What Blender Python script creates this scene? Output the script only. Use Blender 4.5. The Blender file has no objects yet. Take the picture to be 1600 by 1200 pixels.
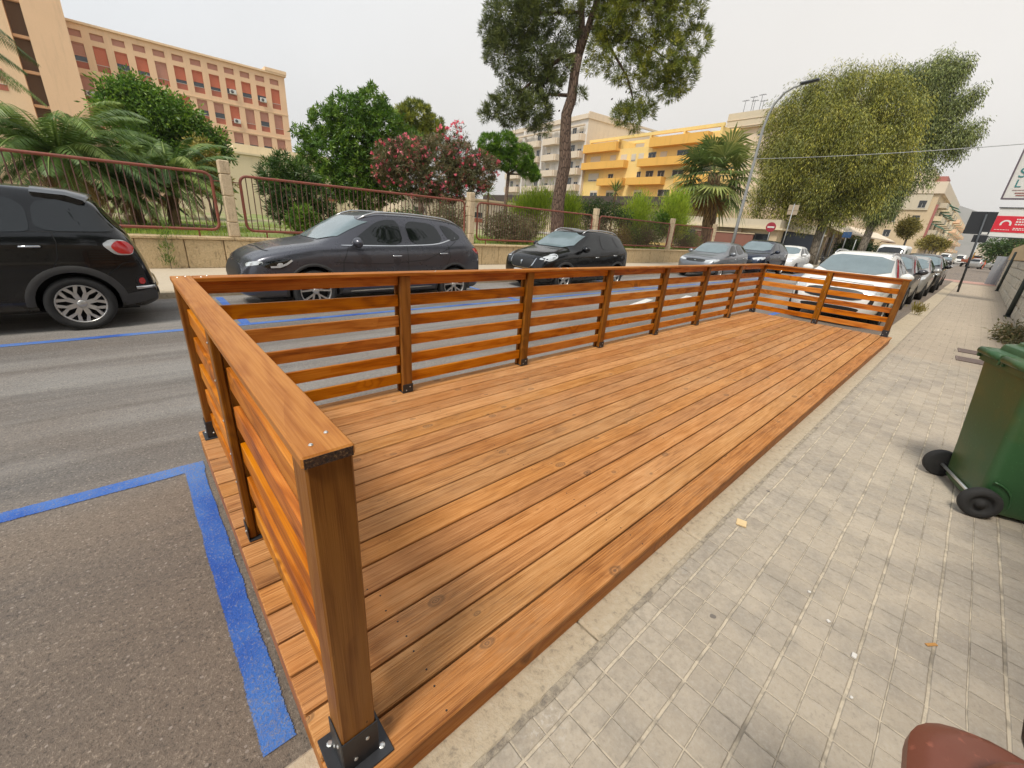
import bpy, bmesh, math, random
import numpy as np
from mathutils import Vector, Matrix
from mathutils.bvhtree import BVHTree
from mathutils.geometry import delaunay_2d_cdt
rad = math.radians
scene = bpy.context.scene
COL = scene.collection

# ------------------------------------------------------------------ camera
cam_d = bpy.data.cameras.new("camera")
cam_d.sensor_fit = 'HORIZONTAL'; cam_d.sensor_width = 36.0; cam_d.lens = 14.335
cam_d.clip_start = 0.05; cam_d.clip_end = 6000
cam = bpy.data.objects.new("camera", cam_d); COL.objects.link(cam)
CR = Vector((0.741801, -0.666795, 0.071531)); CU = Vector((0.196999, 0.318623, 0.927185)); CF = Vector((0.641033, 0.673695, -0.367712))
M = Matrix((CR, CU, -CF)).transposed().to_4x4(); M.translation = Vector((-0.212670, -3.212933, 1.552185))
cam.matrix_world = M
scene.camera = cam

# ------------------------------------------------------------------ sky, sun, exposure
SUN_EL, SUN_AZ = rad(58), rad(-164)       # azimuth measured from +x towards +y
world = bpy.data.worlds.new("World"); scene.world = world; world.use_nodes = True
nt = world.node_tree; nt.nodes.clear()
wo = nt.nodes.new('ShaderNodeOutputWorld'); bg = nt.nodes.new('ShaderNodeBackground')
sky = nt.nodes.new('ShaderNodeTexSky'); sky.sky_type = 'NISHITA'; sky.sun_disc = False
sky.sun_elevation = SUN_EL; sky.sun_rotation = rad(90) - SUN_AZ
sky.air_density = 1.0; sky.dust_density = 6.0; sky.ozone_density = 1.0
hs = nt.nodes.new('ShaderNodeHueSaturation'); hs.inputs['Saturation'].default_value = 0.3
# overcast veil: a thin even cloud layer over the clear sky, warmer low down
tc = nt.nodes.new('ShaderNodeTexCoord'); sx = nt.nodes.new('ShaderNodeSeparateXYZ')
cr = nt.nodes.new('ShaderNodeValToRGB')
cr.color_ramp.elements[0].position = 0.0; cr.color_ramp.elements[0].color = (9.9, 9.5, 9.0, 1)
cr.color_ramp.elements[1].position = 0.75; cr.color_ramp.elements[1].color = (8.1, 8.95, 9.95, 1)
mx = nt.nodes.new('ShaderNodeMixRGB'); mx.inputs[0].default_value = 0.84
nz = nt.nodes.new('ShaderNodeTexNoise'); nz.inputs['Scale'].default_value = 1.6; nz.inputs['Detail'].default_value = 4
mr = nt.nodes.new('ShaderNodeMapRange'); mr.inputs[1].default_value = .3; mr.inputs[2].default_value = .7
mr.inputs[3].default_value = .93; mr.inputs[4].default_value = 1.04
mm = nt.nodes.new('ShaderNodeMixRGB'); mm.blend_type = 'MULTIPLY'; mm.inputs[0].default_value = 1
L = nt.links.new
L(sky.outputs[0], hs.inputs['Color']); L(tc.outputs['Generated'], sx.inputs[0])
va = nt.nodes.new('ShaderNodeMath'); va.operation = 'MULTIPLY_ADD'; L(sx.outputs[0], va.inputs[0]); va.inputs[1].default_value = -.50; va.inputs[2].default_value = .30
vb = nt.nodes.new('ShaderNodeMath'); vb.operation = 'MULTIPLY_ADD'; L(sx.outputs[2], vb.inputs[0]); vb.inputs[1].default_value = .45; L(va.outputs[0], vb.inputs[2]); L(vb.outputs[0], cr.inputs[0])
L(tc.outputs['Generated'], nz.inputs['Vector']); L(nz.outputs[0], mr.inputs[0])
L(hs.outputs[0], mx.inputs[1]); L(cr.outputs[0], mx.inputs[2])
L(mx.outputs[0], mm.inputs[1]); L(mr.outputs[0], mm.inputs[2])
L(mm.outputs[0], bg.inputs[0]); bg.inputs[1].default_value = 0.088; L(bg.outputs[0], wo.inputs[0])
sd = bpy.data.lights.new("sun", 'SUN'); sd.energy = 2.8; sd.angle = rad(15); sd.color = (1.0, 0.95, 0.86)
sun = bpy.data.objects.new("sun", sd); COL.objects.link(sun)
sdir = Vector((math.cos(SUN_EL)*math.cos(SUN_AZ), math.cos(SUN_EL)*math.sin(SUN_AZ), math.sin(SUN_EL)))
sun.rotation_euler = sdir.to_track_quat('Z', 'Y').to_euler(); sun.location = (0, 0, 60)
scene.view_settings.view_transform = 'Standard'; scene.view_settings.look = 'None'
scene.view_settings.exposure = 0.36; scene.view_settings.gamma = 1.0
scene.cycles.max_bounces = 6; scene.cycles.transparent_max_bounces = 8
scene.cycles.diffuse_bounces = 3; scene.cycles.glossy_bounces = 3

# ------------------------------------------------------------------ helpers
random.seed(7); RNG = np.random.default_rng(7)

def tag(o, label=None, cat=None, group=None, kind=None):
    if label: o['label'] = label
    if cat: o['category'] = cat
    if group: o['group'] = group
    if kind: o['kind'] = kind
    return o

def empty(name, loc=(0, 0, 0), rz=0.0, label=None, cat=None, group=None):
    o = bpy.data.objects.new(name, None); COL.objects.link(o)
    o.empty_display_size = .2; o.location = loc; o.rotation_euler = (0, 0, rz)
    return tag(o, label, cat, group)

def copy_tree(o, parent=None):
    n = o.copy(); COL.objects.link(n)
    if parent is not None: n.parent = parent
    for ch in list(o.children): copy_tree(ch, n)
    return n

class MB:
    """collects faces and builds them as ONE mesh object"""
    def __init__(s): s.v = []; s.f = []; s.m = []; s.sm = []; s.gc = []; s.pv = []
    def add(s, verts, faces, mat=0, smooth=False, gc=None, pv=0.5):
        b = len(s.v); s.v += [tuple(p) for p in verts]
        s.gc += [tuple(g) for g in gc] if gc is not None else [tuple(p) for p in verts]
        s.pv += [pv]*len(verts)
        for f in faces: s.f.append(tuple(b+i for i in f)); s.m.append(mat); s.sm.append(smooth)
    def box(s, c, size, mat=0, R=None, bev=0.0, pv=None, along=None, smooth=False):
        hx, hy, hz = size[0]/2, size[1]/2, size[2]/2
        if pv is None: pv = random.random()
        vs = []
        if bev <= 0:
            vs = [(sx*hx, sy*hy, sz*hz) for sx in (-1, 1) for sy in (-1, 1) for sz in (-1, 1)]
            fs = [(0, 1, 3, 2), (4, 6, 7, 5), (0, 4, 5, 1), (2, 3, 7, 6), (0, 2, 6, 4), (1, 5, 7, 3)]
        else:
            idx = {}
            for sx in (-1, 1):
                for sy in (-1, 1):
                    for sz in (-1, 1):
                        for a in range(3):
                            idx[(sx, sy, sz, a)] = len(vs)
                            vs.append((sx*(hx-(0 if a == 0 else bev)), sy*(hy-(0 if a == 1 else bev)), sz*(hz-(0 if a == 2 else bev))))
            fs = []
            S = (-1, 1)
            for a in range(3):
                for q in S:
                    o = [k for k in range(3) if k != a]; loop = []
                    for (p, r) in ((-1, -1), (1, -1), (1, 1), (-1, 1)):
                        t = [0, 0, 0]; t[a] = q; t[o[0]] = p; t[o[1]] = r; loop.append(idx[(*t, a)])
                    fs.append(tuple(loop))
            for a in range(3):
                o = [k for k in range(3) if k != a]
                for p in S:
                    for r in S:
                        t0 = [0, 0, 0]; t1 = [0, 0, 0]
                        t0[a] = -1; t1[a] = 1
                        for t in (t0, t1): t[o[0]] = p; t[o[1]] = r
                        fs.append((idx[(*t0, o[0])], idx[(*t1, o[0])], idx[(*t1, o[1])], idx[(*t0, o[1])]))
            for sx in S:
                for sy in S:
                    for sz in S: fs.append(tuple(idx[(sx, sy, sz, a)] for a in range(3)))
            vv = [Vector(p) for p in vs]; out = []
            for f in fs:
                n = (vv[f[1]]-vv[f[0]]).cross(vv[f[2]]-vv[f[0]])
                cc = sum((vv[i] for i in f), Vector())/len(f)
                out.append(f if n.dot(cc) > 0 else tuple(reversed(f)))
            fs = out
        order = sorted(range(3), key=lambda k: -size[k]) if along is None else [along]+[k for k in range(3) if k != along]
        off = pv*37.0
        gc = [(p[order[0]]+off*3.1, p[order[1]]+off, p[order[2]]+off*.7) for p in vs]
        if R is not None: vs = [tuple(R @ Vector(p)) for p in vs]
        vs = [(p[0]+c[0], p[1]+c[1], p[2]+c[2]) for p in vs]
        s.add(vs, fs, mat, smooth, gc, pv)
    def tube(s, pts, r, n=8, mat=0, cap=True, smooth=True):
        pts = [Vector(p) for p in pts]; rs = r if isinstance(r, (list, tuple)) else [r]*len(pts)
        vs = []; fs = []; up = None
        for i, p in enumerate(pts):
            t = (pts[min(i+1, len(pts)-1)]-pts[max(i-1, 0)]).normalized()
            if up is None:
                up = Vector((0, 0, 1)) if abs(t.z) < .9 else Vector((1, 0, 0))
            x = up.cross(t).normalized(); y = t.cross(x); up = y
            for k in range(n):
                a = 2*math.pi*k/n; vs.append(p+x*(rs[i]*math.cos(a))+y*(rs[i]*math.sin(a)))
        for i in range(len(pts)-1):
            for k in range(n):
                k2 = (k+1) % n; fs.append((i*n+k, i*n+k2, (i+1)*n+k2, (i+1)*n+k))
        if cap: fs += [tuple(reversed(range(n))), tuple((len(pts)-1)*n+k for k in range(n))]
        s.add(vs, fs, mat, smooth)
    def lathe(s, prof, n=24, mat=0, M=None, smooth=True):
        """prof [(r,h)] about local Z, transformed by M"""
        vs = []; fs = []
        for (r, h) in prof:
            for k in range(n):
                a = 2*math.pi*k/n; p = Vector((r*math.cos(a), r*math.sin(a), h)); vs.append(M @ p if M is not None else p)
        for i in range(len(prof)-1):
            for k in range(n):
                k2 = (k+1) % n; fs.append((i*n+k, i*n+k2, (i+1)*n+k2, (i+1)*n+k))
        s.add(vs, fs, mat, smooth)
    def prism(s, poly, axis, a0, a1, mat=0):
        """poly 2D extruded along axis (0,1,2)"""
        n = len(poly)
        def P(q, a):
            return (a, q[0], q[1]) if axis == 0 else (q[0], a, q[1]) if axis == 1 else (q[0], q[1], a)
        vs = [P(q, a0) for q in poly]+[P(q, a1) for q in poly]
        fs = [tuple(range(n))[::-1], tuple(range(n, 2*n))]+[(i, (i+1) % n, n+(i+1) % n, n+i) for i in range(n)]
        s.add(vs, fs, mat)
    def build(s, name, mats, parent=None, loc=None):
        me = bpy.data.meshes.new(name); me.from_pydata(s.v, [], s.f)
        for m in (mats if isinstance(mats, (list, tuple)) else [mats]): me.materials.append(m)
        me.polygons.foreach_set('material_index', s.m); me.polygons.foreach_set('use_smooth', s.sm)
        a = me.attributes.new('gc', 'FLOAT_VECTOR', 'POINT'); a.data.foreach_set('vector', np.array(s.gc, dtype=np.float32).ravel())
        a = me.attributes.new('pv', 'FLOAT', 'POINT'); a.data.foreach_set('value', np.array(s.pv, dtype=np.float32))
        me.update()
        o = bpy.data.objects.new(name, me); COL.objects.link(o)
        if parent is not None: o.parent = parent
        if loc is not None: o.location = loc
        return o

def mesh_np(name, V, Fq, mat, parent=None, pv=None, k=4, smooth=False):
    me = bpy.data.meshes.new(name); nv = len(V); nf = len(Fq)
    me.vertices.add(nv); me.vertices.foreach_set('co', np.ascontiguousarray(V, dtype=np.float32).ravel())
    me.loops.add(nf*k); me.loops.foreach_set('vertex_index', np.ascontiguousarray(Fq, dtype=np.int32).ravel())
    me.polygons.add(nf); me.polygons.foreach_set('loop_start', np.arange(0, nf*k, k, dtype=np.int32))
    me.polygons.foreach_set('loop_total', np.full(nf, k, dtype=np.int32))
    me.polygons.foreach_set('use_smooth', np.full(nf, smooth))
    me.materials.append(mat)
    if pv is not None:
        a = me.attributes.new('pv', 'FLOAT', 'POINT'); a.data.foreach_set('value', np.asarray(pv, dtype=np.float32))
    me.update(calc_edges=True); me.validate()
    o = bpy.data.objects.new(name, me); COL.objects.link(o)
    if parent is not None: o.parent = parent
    return o

# ------------------------------------------------------------------ materials
class NT:
    def __init__(s, name):
        s.m = bpy.data.materials.new(name); s.m.use_nodes = True; s.t = s.m.node_tree; s.t.nodes.clear()
        s.out = s.t.nodes.new('ShaderNodeOutputMaterial'); s.b = s.t.nodes.new('ShaderNodeBsdfPrincipled')
        s.t.links.new(s.b.outputs[0], s.out.inputs[0])
    def n(s, typ, **kw):
        nd = s.t.nodes.new(typ)
        for k, v in kw.items():
            if k.startswith('i_'): nd.inputs[k[2:].replace('_', ' ')].default_value = v
            else: setattr(nd, k, v)
        return nd
    def l(s, a, b): s.t.links.new(a, b)
    def val(s, x, sock):
        if hasattr(x, 'links'): s.l(x, sock)
        else: sock.default_value = x
    def math(s, op, a, b=0.0, c=None, clamp=False):
        nd = s.t.nodes.new('ShaderNodeMath'); nd.operation = op; nd.use_clamp = clamp
        s.val(a, nd.inputs[0]); s.val(b, nd.inputs[1])
        if c is not None: s.val(c, nd.inputs[2])
        return nd.outputs[0]
    def mix(s, f, a, b, mode='MIX'):
        nd = s.t.nodes.new('ShaderNodeMixRGB'); nd.blend_type = mode
        s.val(f, nd.inputs[0])
        for x, k in ((a, 1), (b, 2)):
            if hasattr(x, 'links'): s.l(x, nd.inputs[k])
            else: nd.inputs[k].default_value = (*x, 1) if len(x) == 3 else x
        return nd.outputs[0]
    def noise(s, vec, scale, detail=3.0, rough=.55, dist=0.0):
        nd = s.n('ShaderNodeTexNoise'); nd.inputs['Scale'].default_value = scale; nd.inputs['Detail'].default_value = detail
        nd.inputs['Roughness'].default_value = rough; nd.inputs['Distortion'].default_value = dist
        if vec is not None: s.l(vec, nd.inputs['Vector'])
        return nd.outputs[0]
    def rng(s, x, a, b, c=0.0, d=1.0):
        nd = s.n('ShaderNodeMapRange'); s.l(x, nd.inputs[0])
        for k, v in zip((1, 2, 3, 4), (a, b, c, d)): nd.inputs[k].default_value = v
        return nd.outputs[0]
    def pos(s):
        return s.n('ShaderNodeNewGeometry').outputs['Position']
    def obj(s):
        return s.n('ShaderNodeTexCoord').outputs['Object']
    def attr(s, name):
        return s.n('ShaderNodeAttribute', attribute_name=name)
    def scale(s, vec, v):
        nd = s.n('ShaderNodeVectorMath', operation='MULTIPLY'); s.l(vec, nd.inputs[0]); nd.inputs[1].default_value = v
        return nd.outputs[0]
    def ramp(s, x, *stops):
        nd = s.n('ShaderNodeValToRGB'); s.l(x, nd.inputs[0]); e = nd.color_ramp.elements
        while len(e) < len(stops): e.new(.5)
        for k, (p, cc) in enumerate(stops): e[k].position = p; e[k].color = (*cc, 1)
        return nd.outputs[0]
    def bump(s, h, strength=.3, dist=.01, norm=None):
        nd = s.n('ShaderNodeBump'); nd.inputs['Strength'].default_value = strength; nd.inputs['Distance'].default_value = dist
        s.l(h, nd.inputs['Height'])
        if norm is not None: s.l(norm, nd.inputs['Normal'])
        s.l(nd.outputs[0], s.b.inputs['Normal']); return nd.outputs[0]
    def fin(s, col=None, rough=None, metal=None, **kw):
        if col is not None:
            if hasattr(col, 'links'): s.l(col, s.b.inputs['Base Color'])
            else: s.b.inputs['Base Color'].default_value = (*col, 1)
        if rough is not None: s.val(rough, s.b.inputs['Roughness'])
        if metal is not None: s.b.inputs['Metallic'].default_value = metal
        for k, v in kw.items(): s.b.inputs[k.replace('_', ' ')].default_value = v
        return s.m

def plain(name, col, rough=.5, metal=0.0, var=.12, scale=6.0, bump=0.0, bscale=60, **kw):
    """paint / metal / plaster: a base colour with dirt and tone variation"""
    t = NT(name); p = t.obj()
    f = t.noise(p, scale, 5, .6); f2 = t.noise(p, scale*7, 3, .6)
    k = t.math('MULTIPLY_ADD', f, var*2, 1-var); k = t.math('MULTIPLY', k, t.math('MULTIPLY_ADD', f2, var, 1-var/2))
    cmb = t.n('ShaderNodeCombineXYZ'); [t.l(k, cmb.inputs[i]) for i in range(3)]
    colr = t.mix(1.0, col, cmb.outputs[0], 'MULTIPLY')
    r = t.math('MULTIPLY_ADD', f2, .15, max(0.02, rough-.07), clamp=True)
    if bump > 0: t.bump(t.noise(p, bscale, 4, .6), bump, .01)
    return t.fin(colr, r, metal, **kw)

def wood(name, light, mid, dark, knot, dusty=0.0, pol=.38, rib=.25, rw=.28, fw=.5, kcut=.5, pvar=.34, rf=9.0, kscale=2.1):
    t = NT(name); g = t.attr('gc').outputs['Vector']; pv = t.attr('pv').outputs['Fac']
    # knots: cells stretched along the grain
    kw = t.n('ShaderNodeTexNoise'); kw.inputs['Scale'].default_value = 16; t.l(g, kw.inputs['Vector']); ka = t.n('ShaderNodeVectorMath', operation='MULTIPLY_ADD'); t.l(kw.outputs[1], ka.inputs[0]); ka.inputs[1].default_value = (.05, .035, .02); t.l(t.scale(g, (1.45, 2.5, 1.2)), ka.inputs[2])
    kv = t.n('ShaderNodeTexVoronoi', feature='F1'); t.l(ka.outputs[0], kv.inputs['Vector']); kv.inputs['Scale'].default_value = kscale
    kd = kv.outputs['Distance']
    kr = t.n('ShaderNodeSeparateColor'); t.l(kv.outputs['Color'], kr.inputs[0])
    keep = t.math('GREATER_THAN', kr.outputs[0], kcut)
    size = t.math('MULTIPLY_ADD', kr.outputs[1], .115, .045)
    kn = t.math('DIVIDE', kd, size)
    core = t.math('MULTIPLY', t.math('SUBTRACT', 1.0, t.rng(kn, .55, 1.05), clamp=True), keep)
    halo = t.math('MULTIPLY', t.math('POWER', 2.718, t.math('MULTIPLY', kd, -7.0)), keep)
    warp = t.noise(t.scale(g, (.8, 5, 5)), 1.0, 3, .5)
    gx = t.n('ShaderNodeSeparateXYZ'); t.l(g, gx.inputs[0])
    ph = t.math('ADD', t.math('MULTIPLY', gx.outputs[1], 9.0), t.math('ADD', t.math('MULTIPLY', warp, 4.2), t.math('MULTIPLY', halo, 3.4)))
    ring = t.math('SINE', t.math('MULTIPLY', ph, rf))
    ring = t.math('MULTIPLY_ADD', ring, .5, .5)
    ring = t.math('POWER', ring, 1.8)
    fine = t.noise(t.scale(g, (2.2, 150, 150)), 1.0, 3, .65)
    fine2 = t.noise(t.scale(g, (5, 260, 260)), 1.0, 2, .6)
    big = t.noise(t.scale(g, (.7, 2.6, 2.6)), 1.3, 3, .55)
    fs_ = t.math('ADD', t.math('MULTIPLY', t.rng(fine, .30, .70), .62), t.math('MULTIPLY', t.rng(fine2, .32, .68), .38))
    f = t.math('ADD', t.math('MULTIPLY', ring, rw), t.math('ADD', t.math('MULTIPLY', fs_, fw), t.math('MULTIPLY', t.rng(big, .2, .8), .34)))
    mott = t.noise(t.scale(g, (3.2, 13, 13)), 1.0, 4, .62, .6); f = t.math('ADD', f, t.math('MULTIPLY_ADD', t.rng(mott, .28, .72), .26, -.13))
    f = t.math('ADD', f, t.math('MULTIPLY_ADD', pv, pvar, -.08-pvar/2))
    c = t.ramp(t.rng(f, .10, .92), (0.0, light), (.5, mid), (1.0, dark))
    c = t.mix(t.math('MULTIPLY', halo, .55), c, light)
    rim = t.math('MULTIPLY', t.math('SUBTRACT', 1.0, t.math('ABSOLUTE', t.math('MULTIPLY', t.math('SUBTRACT', kn, 1.0), 3.2)), clamp=True), keep)
    kring = t.math('MULTIPLY_ADD', t.math('SINE', t.math('MULTIPLY', kn, 17.0)), .25, .5)
    c = t.mix(t.math('MULTIPLY', core, kring), c, knot)
    c = t.mix(t.math('MULTIPLY', rim, .55), c, tuple(x*.6 for x in knot))
    # small dark resin pits and screw heads
    pit = t.n('ShaderNodeTexVoronoi', feature='F1'); t.l(t.scale(g, (1.0, 1.4, 1.4)), pit.inputs['Vector']); pit.inputs['Scale'].default_value = 8.0
    pc = t.n('ShaderNodeSeparateColor'); t.l(pit.outputs['Color'], pc.inputs[0])
    pm = t.math('MULTIPLY', t.math('LESS_THAN', pit.outputs['Distance'], .035), t.math('GREATER_THAN', pc.outputs[0], .62))
    c = t.mix(t.math('MULTIPLY', pm, .75), c, knot)
    # tone: piece to piece
    hv = t.n('ShaderNodeHueSaturation'); t.l(c, hv.inputs['Color'])
    t.l(t.math('MULTIPLY_ADD', t.math('FRACT', t.math('MULTIPLY', pv, 7.31)), .006, .499), hv.inputs['Hue'])
    t.l(t.math('MULTIPLY_ADD', t.math('FRACT', t.math('MULTIPLY', pv, 3.77)), .20, .90), hv.inputs['Value'])
    t.l(t.math('MULTIPLY_ADD', t.math('FRACT', t.math('MULTIPLY', pv, 5.13)), .08, .98), hv.inputs['Saturation'])
    c = hv.outputs[0]
    if dusty > 0:
        P = t.pos(); d1 = t.noise(t.scale(P, (.55, .9, 1)), 1.0, 5, .62); d2 = t.noise(t.scale(P, (9, 30, 9)), 1.0, 4, .7)
        d = t.math('MULTIPLY', t.rng(d1, .42, .66), t.rng(d2, .3, .72))
        c = t.mix(t.math('MULTIPLY', d, dusty), c, (.50, .34, .19))
    h = t.math('ADD', t.math('MULTIPLY', fine, rib), t.math('MULTIPLY', fine2, rib*.5))
    h = t.math('SUBTRACT', h, t.math('MULTIPLY', core, .15))
    t.bump(h, .7, .006)
    r = t.math('MULTIPLY_ADD', fine, .3, pol-.12)
    return t.fin(c, r, 0.0, Specular_IOR_Level=.22)

def leafmat(name, dark, mid, light, trans=.35, rough=.5):
    t = NT(name); pv = t.attr('pv').outputs['Fac']
    c = t.ramp(pv, (0.0, dark), (.55, mid), (1.0, light))
    n = t.noise(t.obj(), 1.1, 3, .6)
    hv = t.n('ShaderNodeHueSaturation'); t.l(c, hv.inputs['Color']); t.l(t.math('MULTIPLY_ADD', n, .7, 1.0), hv.inputs['Value'])
    t.l(t.math('MULTIPLY_ADD', n, .04, .48), hv.inputs['Hue'])
    c = hv.outputs[0]; t.fin(c, rough)
    tr = t.n('ShaderNodeBsdfTranslucent'); t.l(c, tr.inputs[0])
    ms = t.n('ShaderNodeMixShader'); ms.inputs[0].default_value = trans
    t.l(t.b.outputs[0], ms.inputs[1]); t.l(tr.outputs[0], ms.inputs[2]); t.l(ms.outputs[0], t.out.inputs[0])
    return t.m

def barkmat(name, a, b, sc=9.0):
    t = NT(name); p = t.obj(); s = t.scale(p, (1, 1, .28))
    v = t.n('ShaderNodeTexVoronoi', feature='DISTANCE_TO_EDGE'); v.inputs['Scale'].default_value = sc; t.l(s, v.inputs['Vector'])
    f = t.rng(v.outputs['Distance'], 0, .14); n = t.noise(s, sc*2.2, 5, .65)
    k = t.math('MULTIPLY', f, n)
    t.bump(k, .9, .05)
    return t.fin(t.mix(t.rng(k, .1, .6), a, b), .9)
# ================================================================== ground, road, pavements
Z_ROAD, Z_WALK, Z_FAR, Z_GARDEN = -0.20, -0.125, -0.08, 0.58

def sheet(name, x0, x1, y0, y1, z, mat, parent=None):
    mb = MB(); mb.add([(x0, y0, z), (x1, y0, z), (x1, y1, z), (x0, y1, z)], [(0, 1, 2, 3)])
    return mb.build(name, mat, parent)

def asphalt():
    t = NT('asphalt'); P = t.pos()
    big = t.noise(t.scale(P, (.35, .8, 1)), 1.0, 5, .6); streak = t.noise(t.scale(P, (.13, 1.5, 1)), 1.0, 6, .68)
    agg = t.noise(P, 88, 3, .75); agg2 = t.noise(P, 260, 2, .6)
    gx = t.n('ShaderNodeSeparateXYZ'); t.l(P, gx.inputs[0])
    # parking strip (coarse, brownish) against the carriageway (greyer, traffic polished)
    park = t.rng(gx.outputs[1], .35, -.25); lane = t.math('MULTIPLY', streak, t.math('SUBTRACT', 1.0, park))
    c = t.mix(park, (.195, .182, .168), (.200, .158, .122))
    c = t.mix(t.rng(lane, .42, .66, 0, .85), c, (.32, .30, .275))
    c = t.mix(t.rng(streak, .32, .50, .6, 0), c, (.085, .078, .074))
    c = t.mix(t.rng(big, .35, .62, .55, 0), c, (.15, .115, .088))
    c = t.mix(t.rng(agg, .56, .72, 0, .65), c, (.46, .375, .29)); c = t.mix(t.rng(agg, .46, .30, 0, .85), c, (.05, .042, .036))
    st = t.n('ShaderNodeTexVoronoi', feature='F1'); st.inputs['Scale'].default_value = 38; t.l(P, st.inputs['Vector'])
    sc = t.n('ShaderNodeSeparateColor'); t.l(st.outputs['Color'], sc.inputs[0])
    sm = t.math('MULTIPLY', t.math('LESS_THAN', st.outputs['Distance'], .22), t.math('GREATER_THAN', sc.outputs[0], .80))
    c = t.mix(t.math('MULTIPLY', sm, .5), c, (.42, .36, .31))
    ck = t.n('ShaderNodeTexVoronoi', feature='DISTANCE_TO_EDGE'); ck.inputs['Scale'].default_value = .42
    wv = t.n('ShaderNodeVectorMath', operation='ADD'); t.l(P, wv.inputs[0])
    wn = t.n('ShaderNodeTexNoise'); wn.inputs['Scale'].default_value = 1.6; wn.inputs['Detail'].default_value = 5; t.l(P, wn.inputs['Vector']); t.l(wn.outputs[1], wv.inputs[1])
    t.l(wv.outputs[0], ck.inputs['Vector'])
    c = t.mix(t.rng(ck.outputs['Distance'], 0.0, .006, .16, 0), c, (.06, .052, .045))
    h = t.math('ADD', agg, t.math('MULTIPLY', agg2, .5)); t.bump(h, .7, .012)
    return t.fin(c, .88)
M_asphalt = asphalt()

def groundmat():
    t = NT('dry_ground'); P = t.pos(); n = t.noise(P, .25, 6, .65); n2 = t.noise(P, 7, 4, .6)
    c = t.mix(n, (.20, .17, .11), (.12, .13, .05)); c = t.mix(t.rng(n2, .4, .7, 0, .5), c, (.26, .21, .14))
    t.bump(n2, .5, .05); return t.fin(c, .95)
M_ground = groundmat()
g = sheet('ground', -400, 2500, -700, 2200, Z_ROAD-.06, M_ground); tag(g, kind='structure')
r = sheet('road', -80, 420, -2.22, 6.55, Z_ROAD, M_asphalt); tag(r, kind='structure')
r = sheet('side_street', 46.5, 74, -60, -2.22, Z_ROAD-.004, M_asphalt); tag(r, kind='structure')
r = sheet('side_street', 33.6, 42, 6.55, 90, Z_ROAD-.004, M_asphalt); tag(r, kind='structure')

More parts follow.
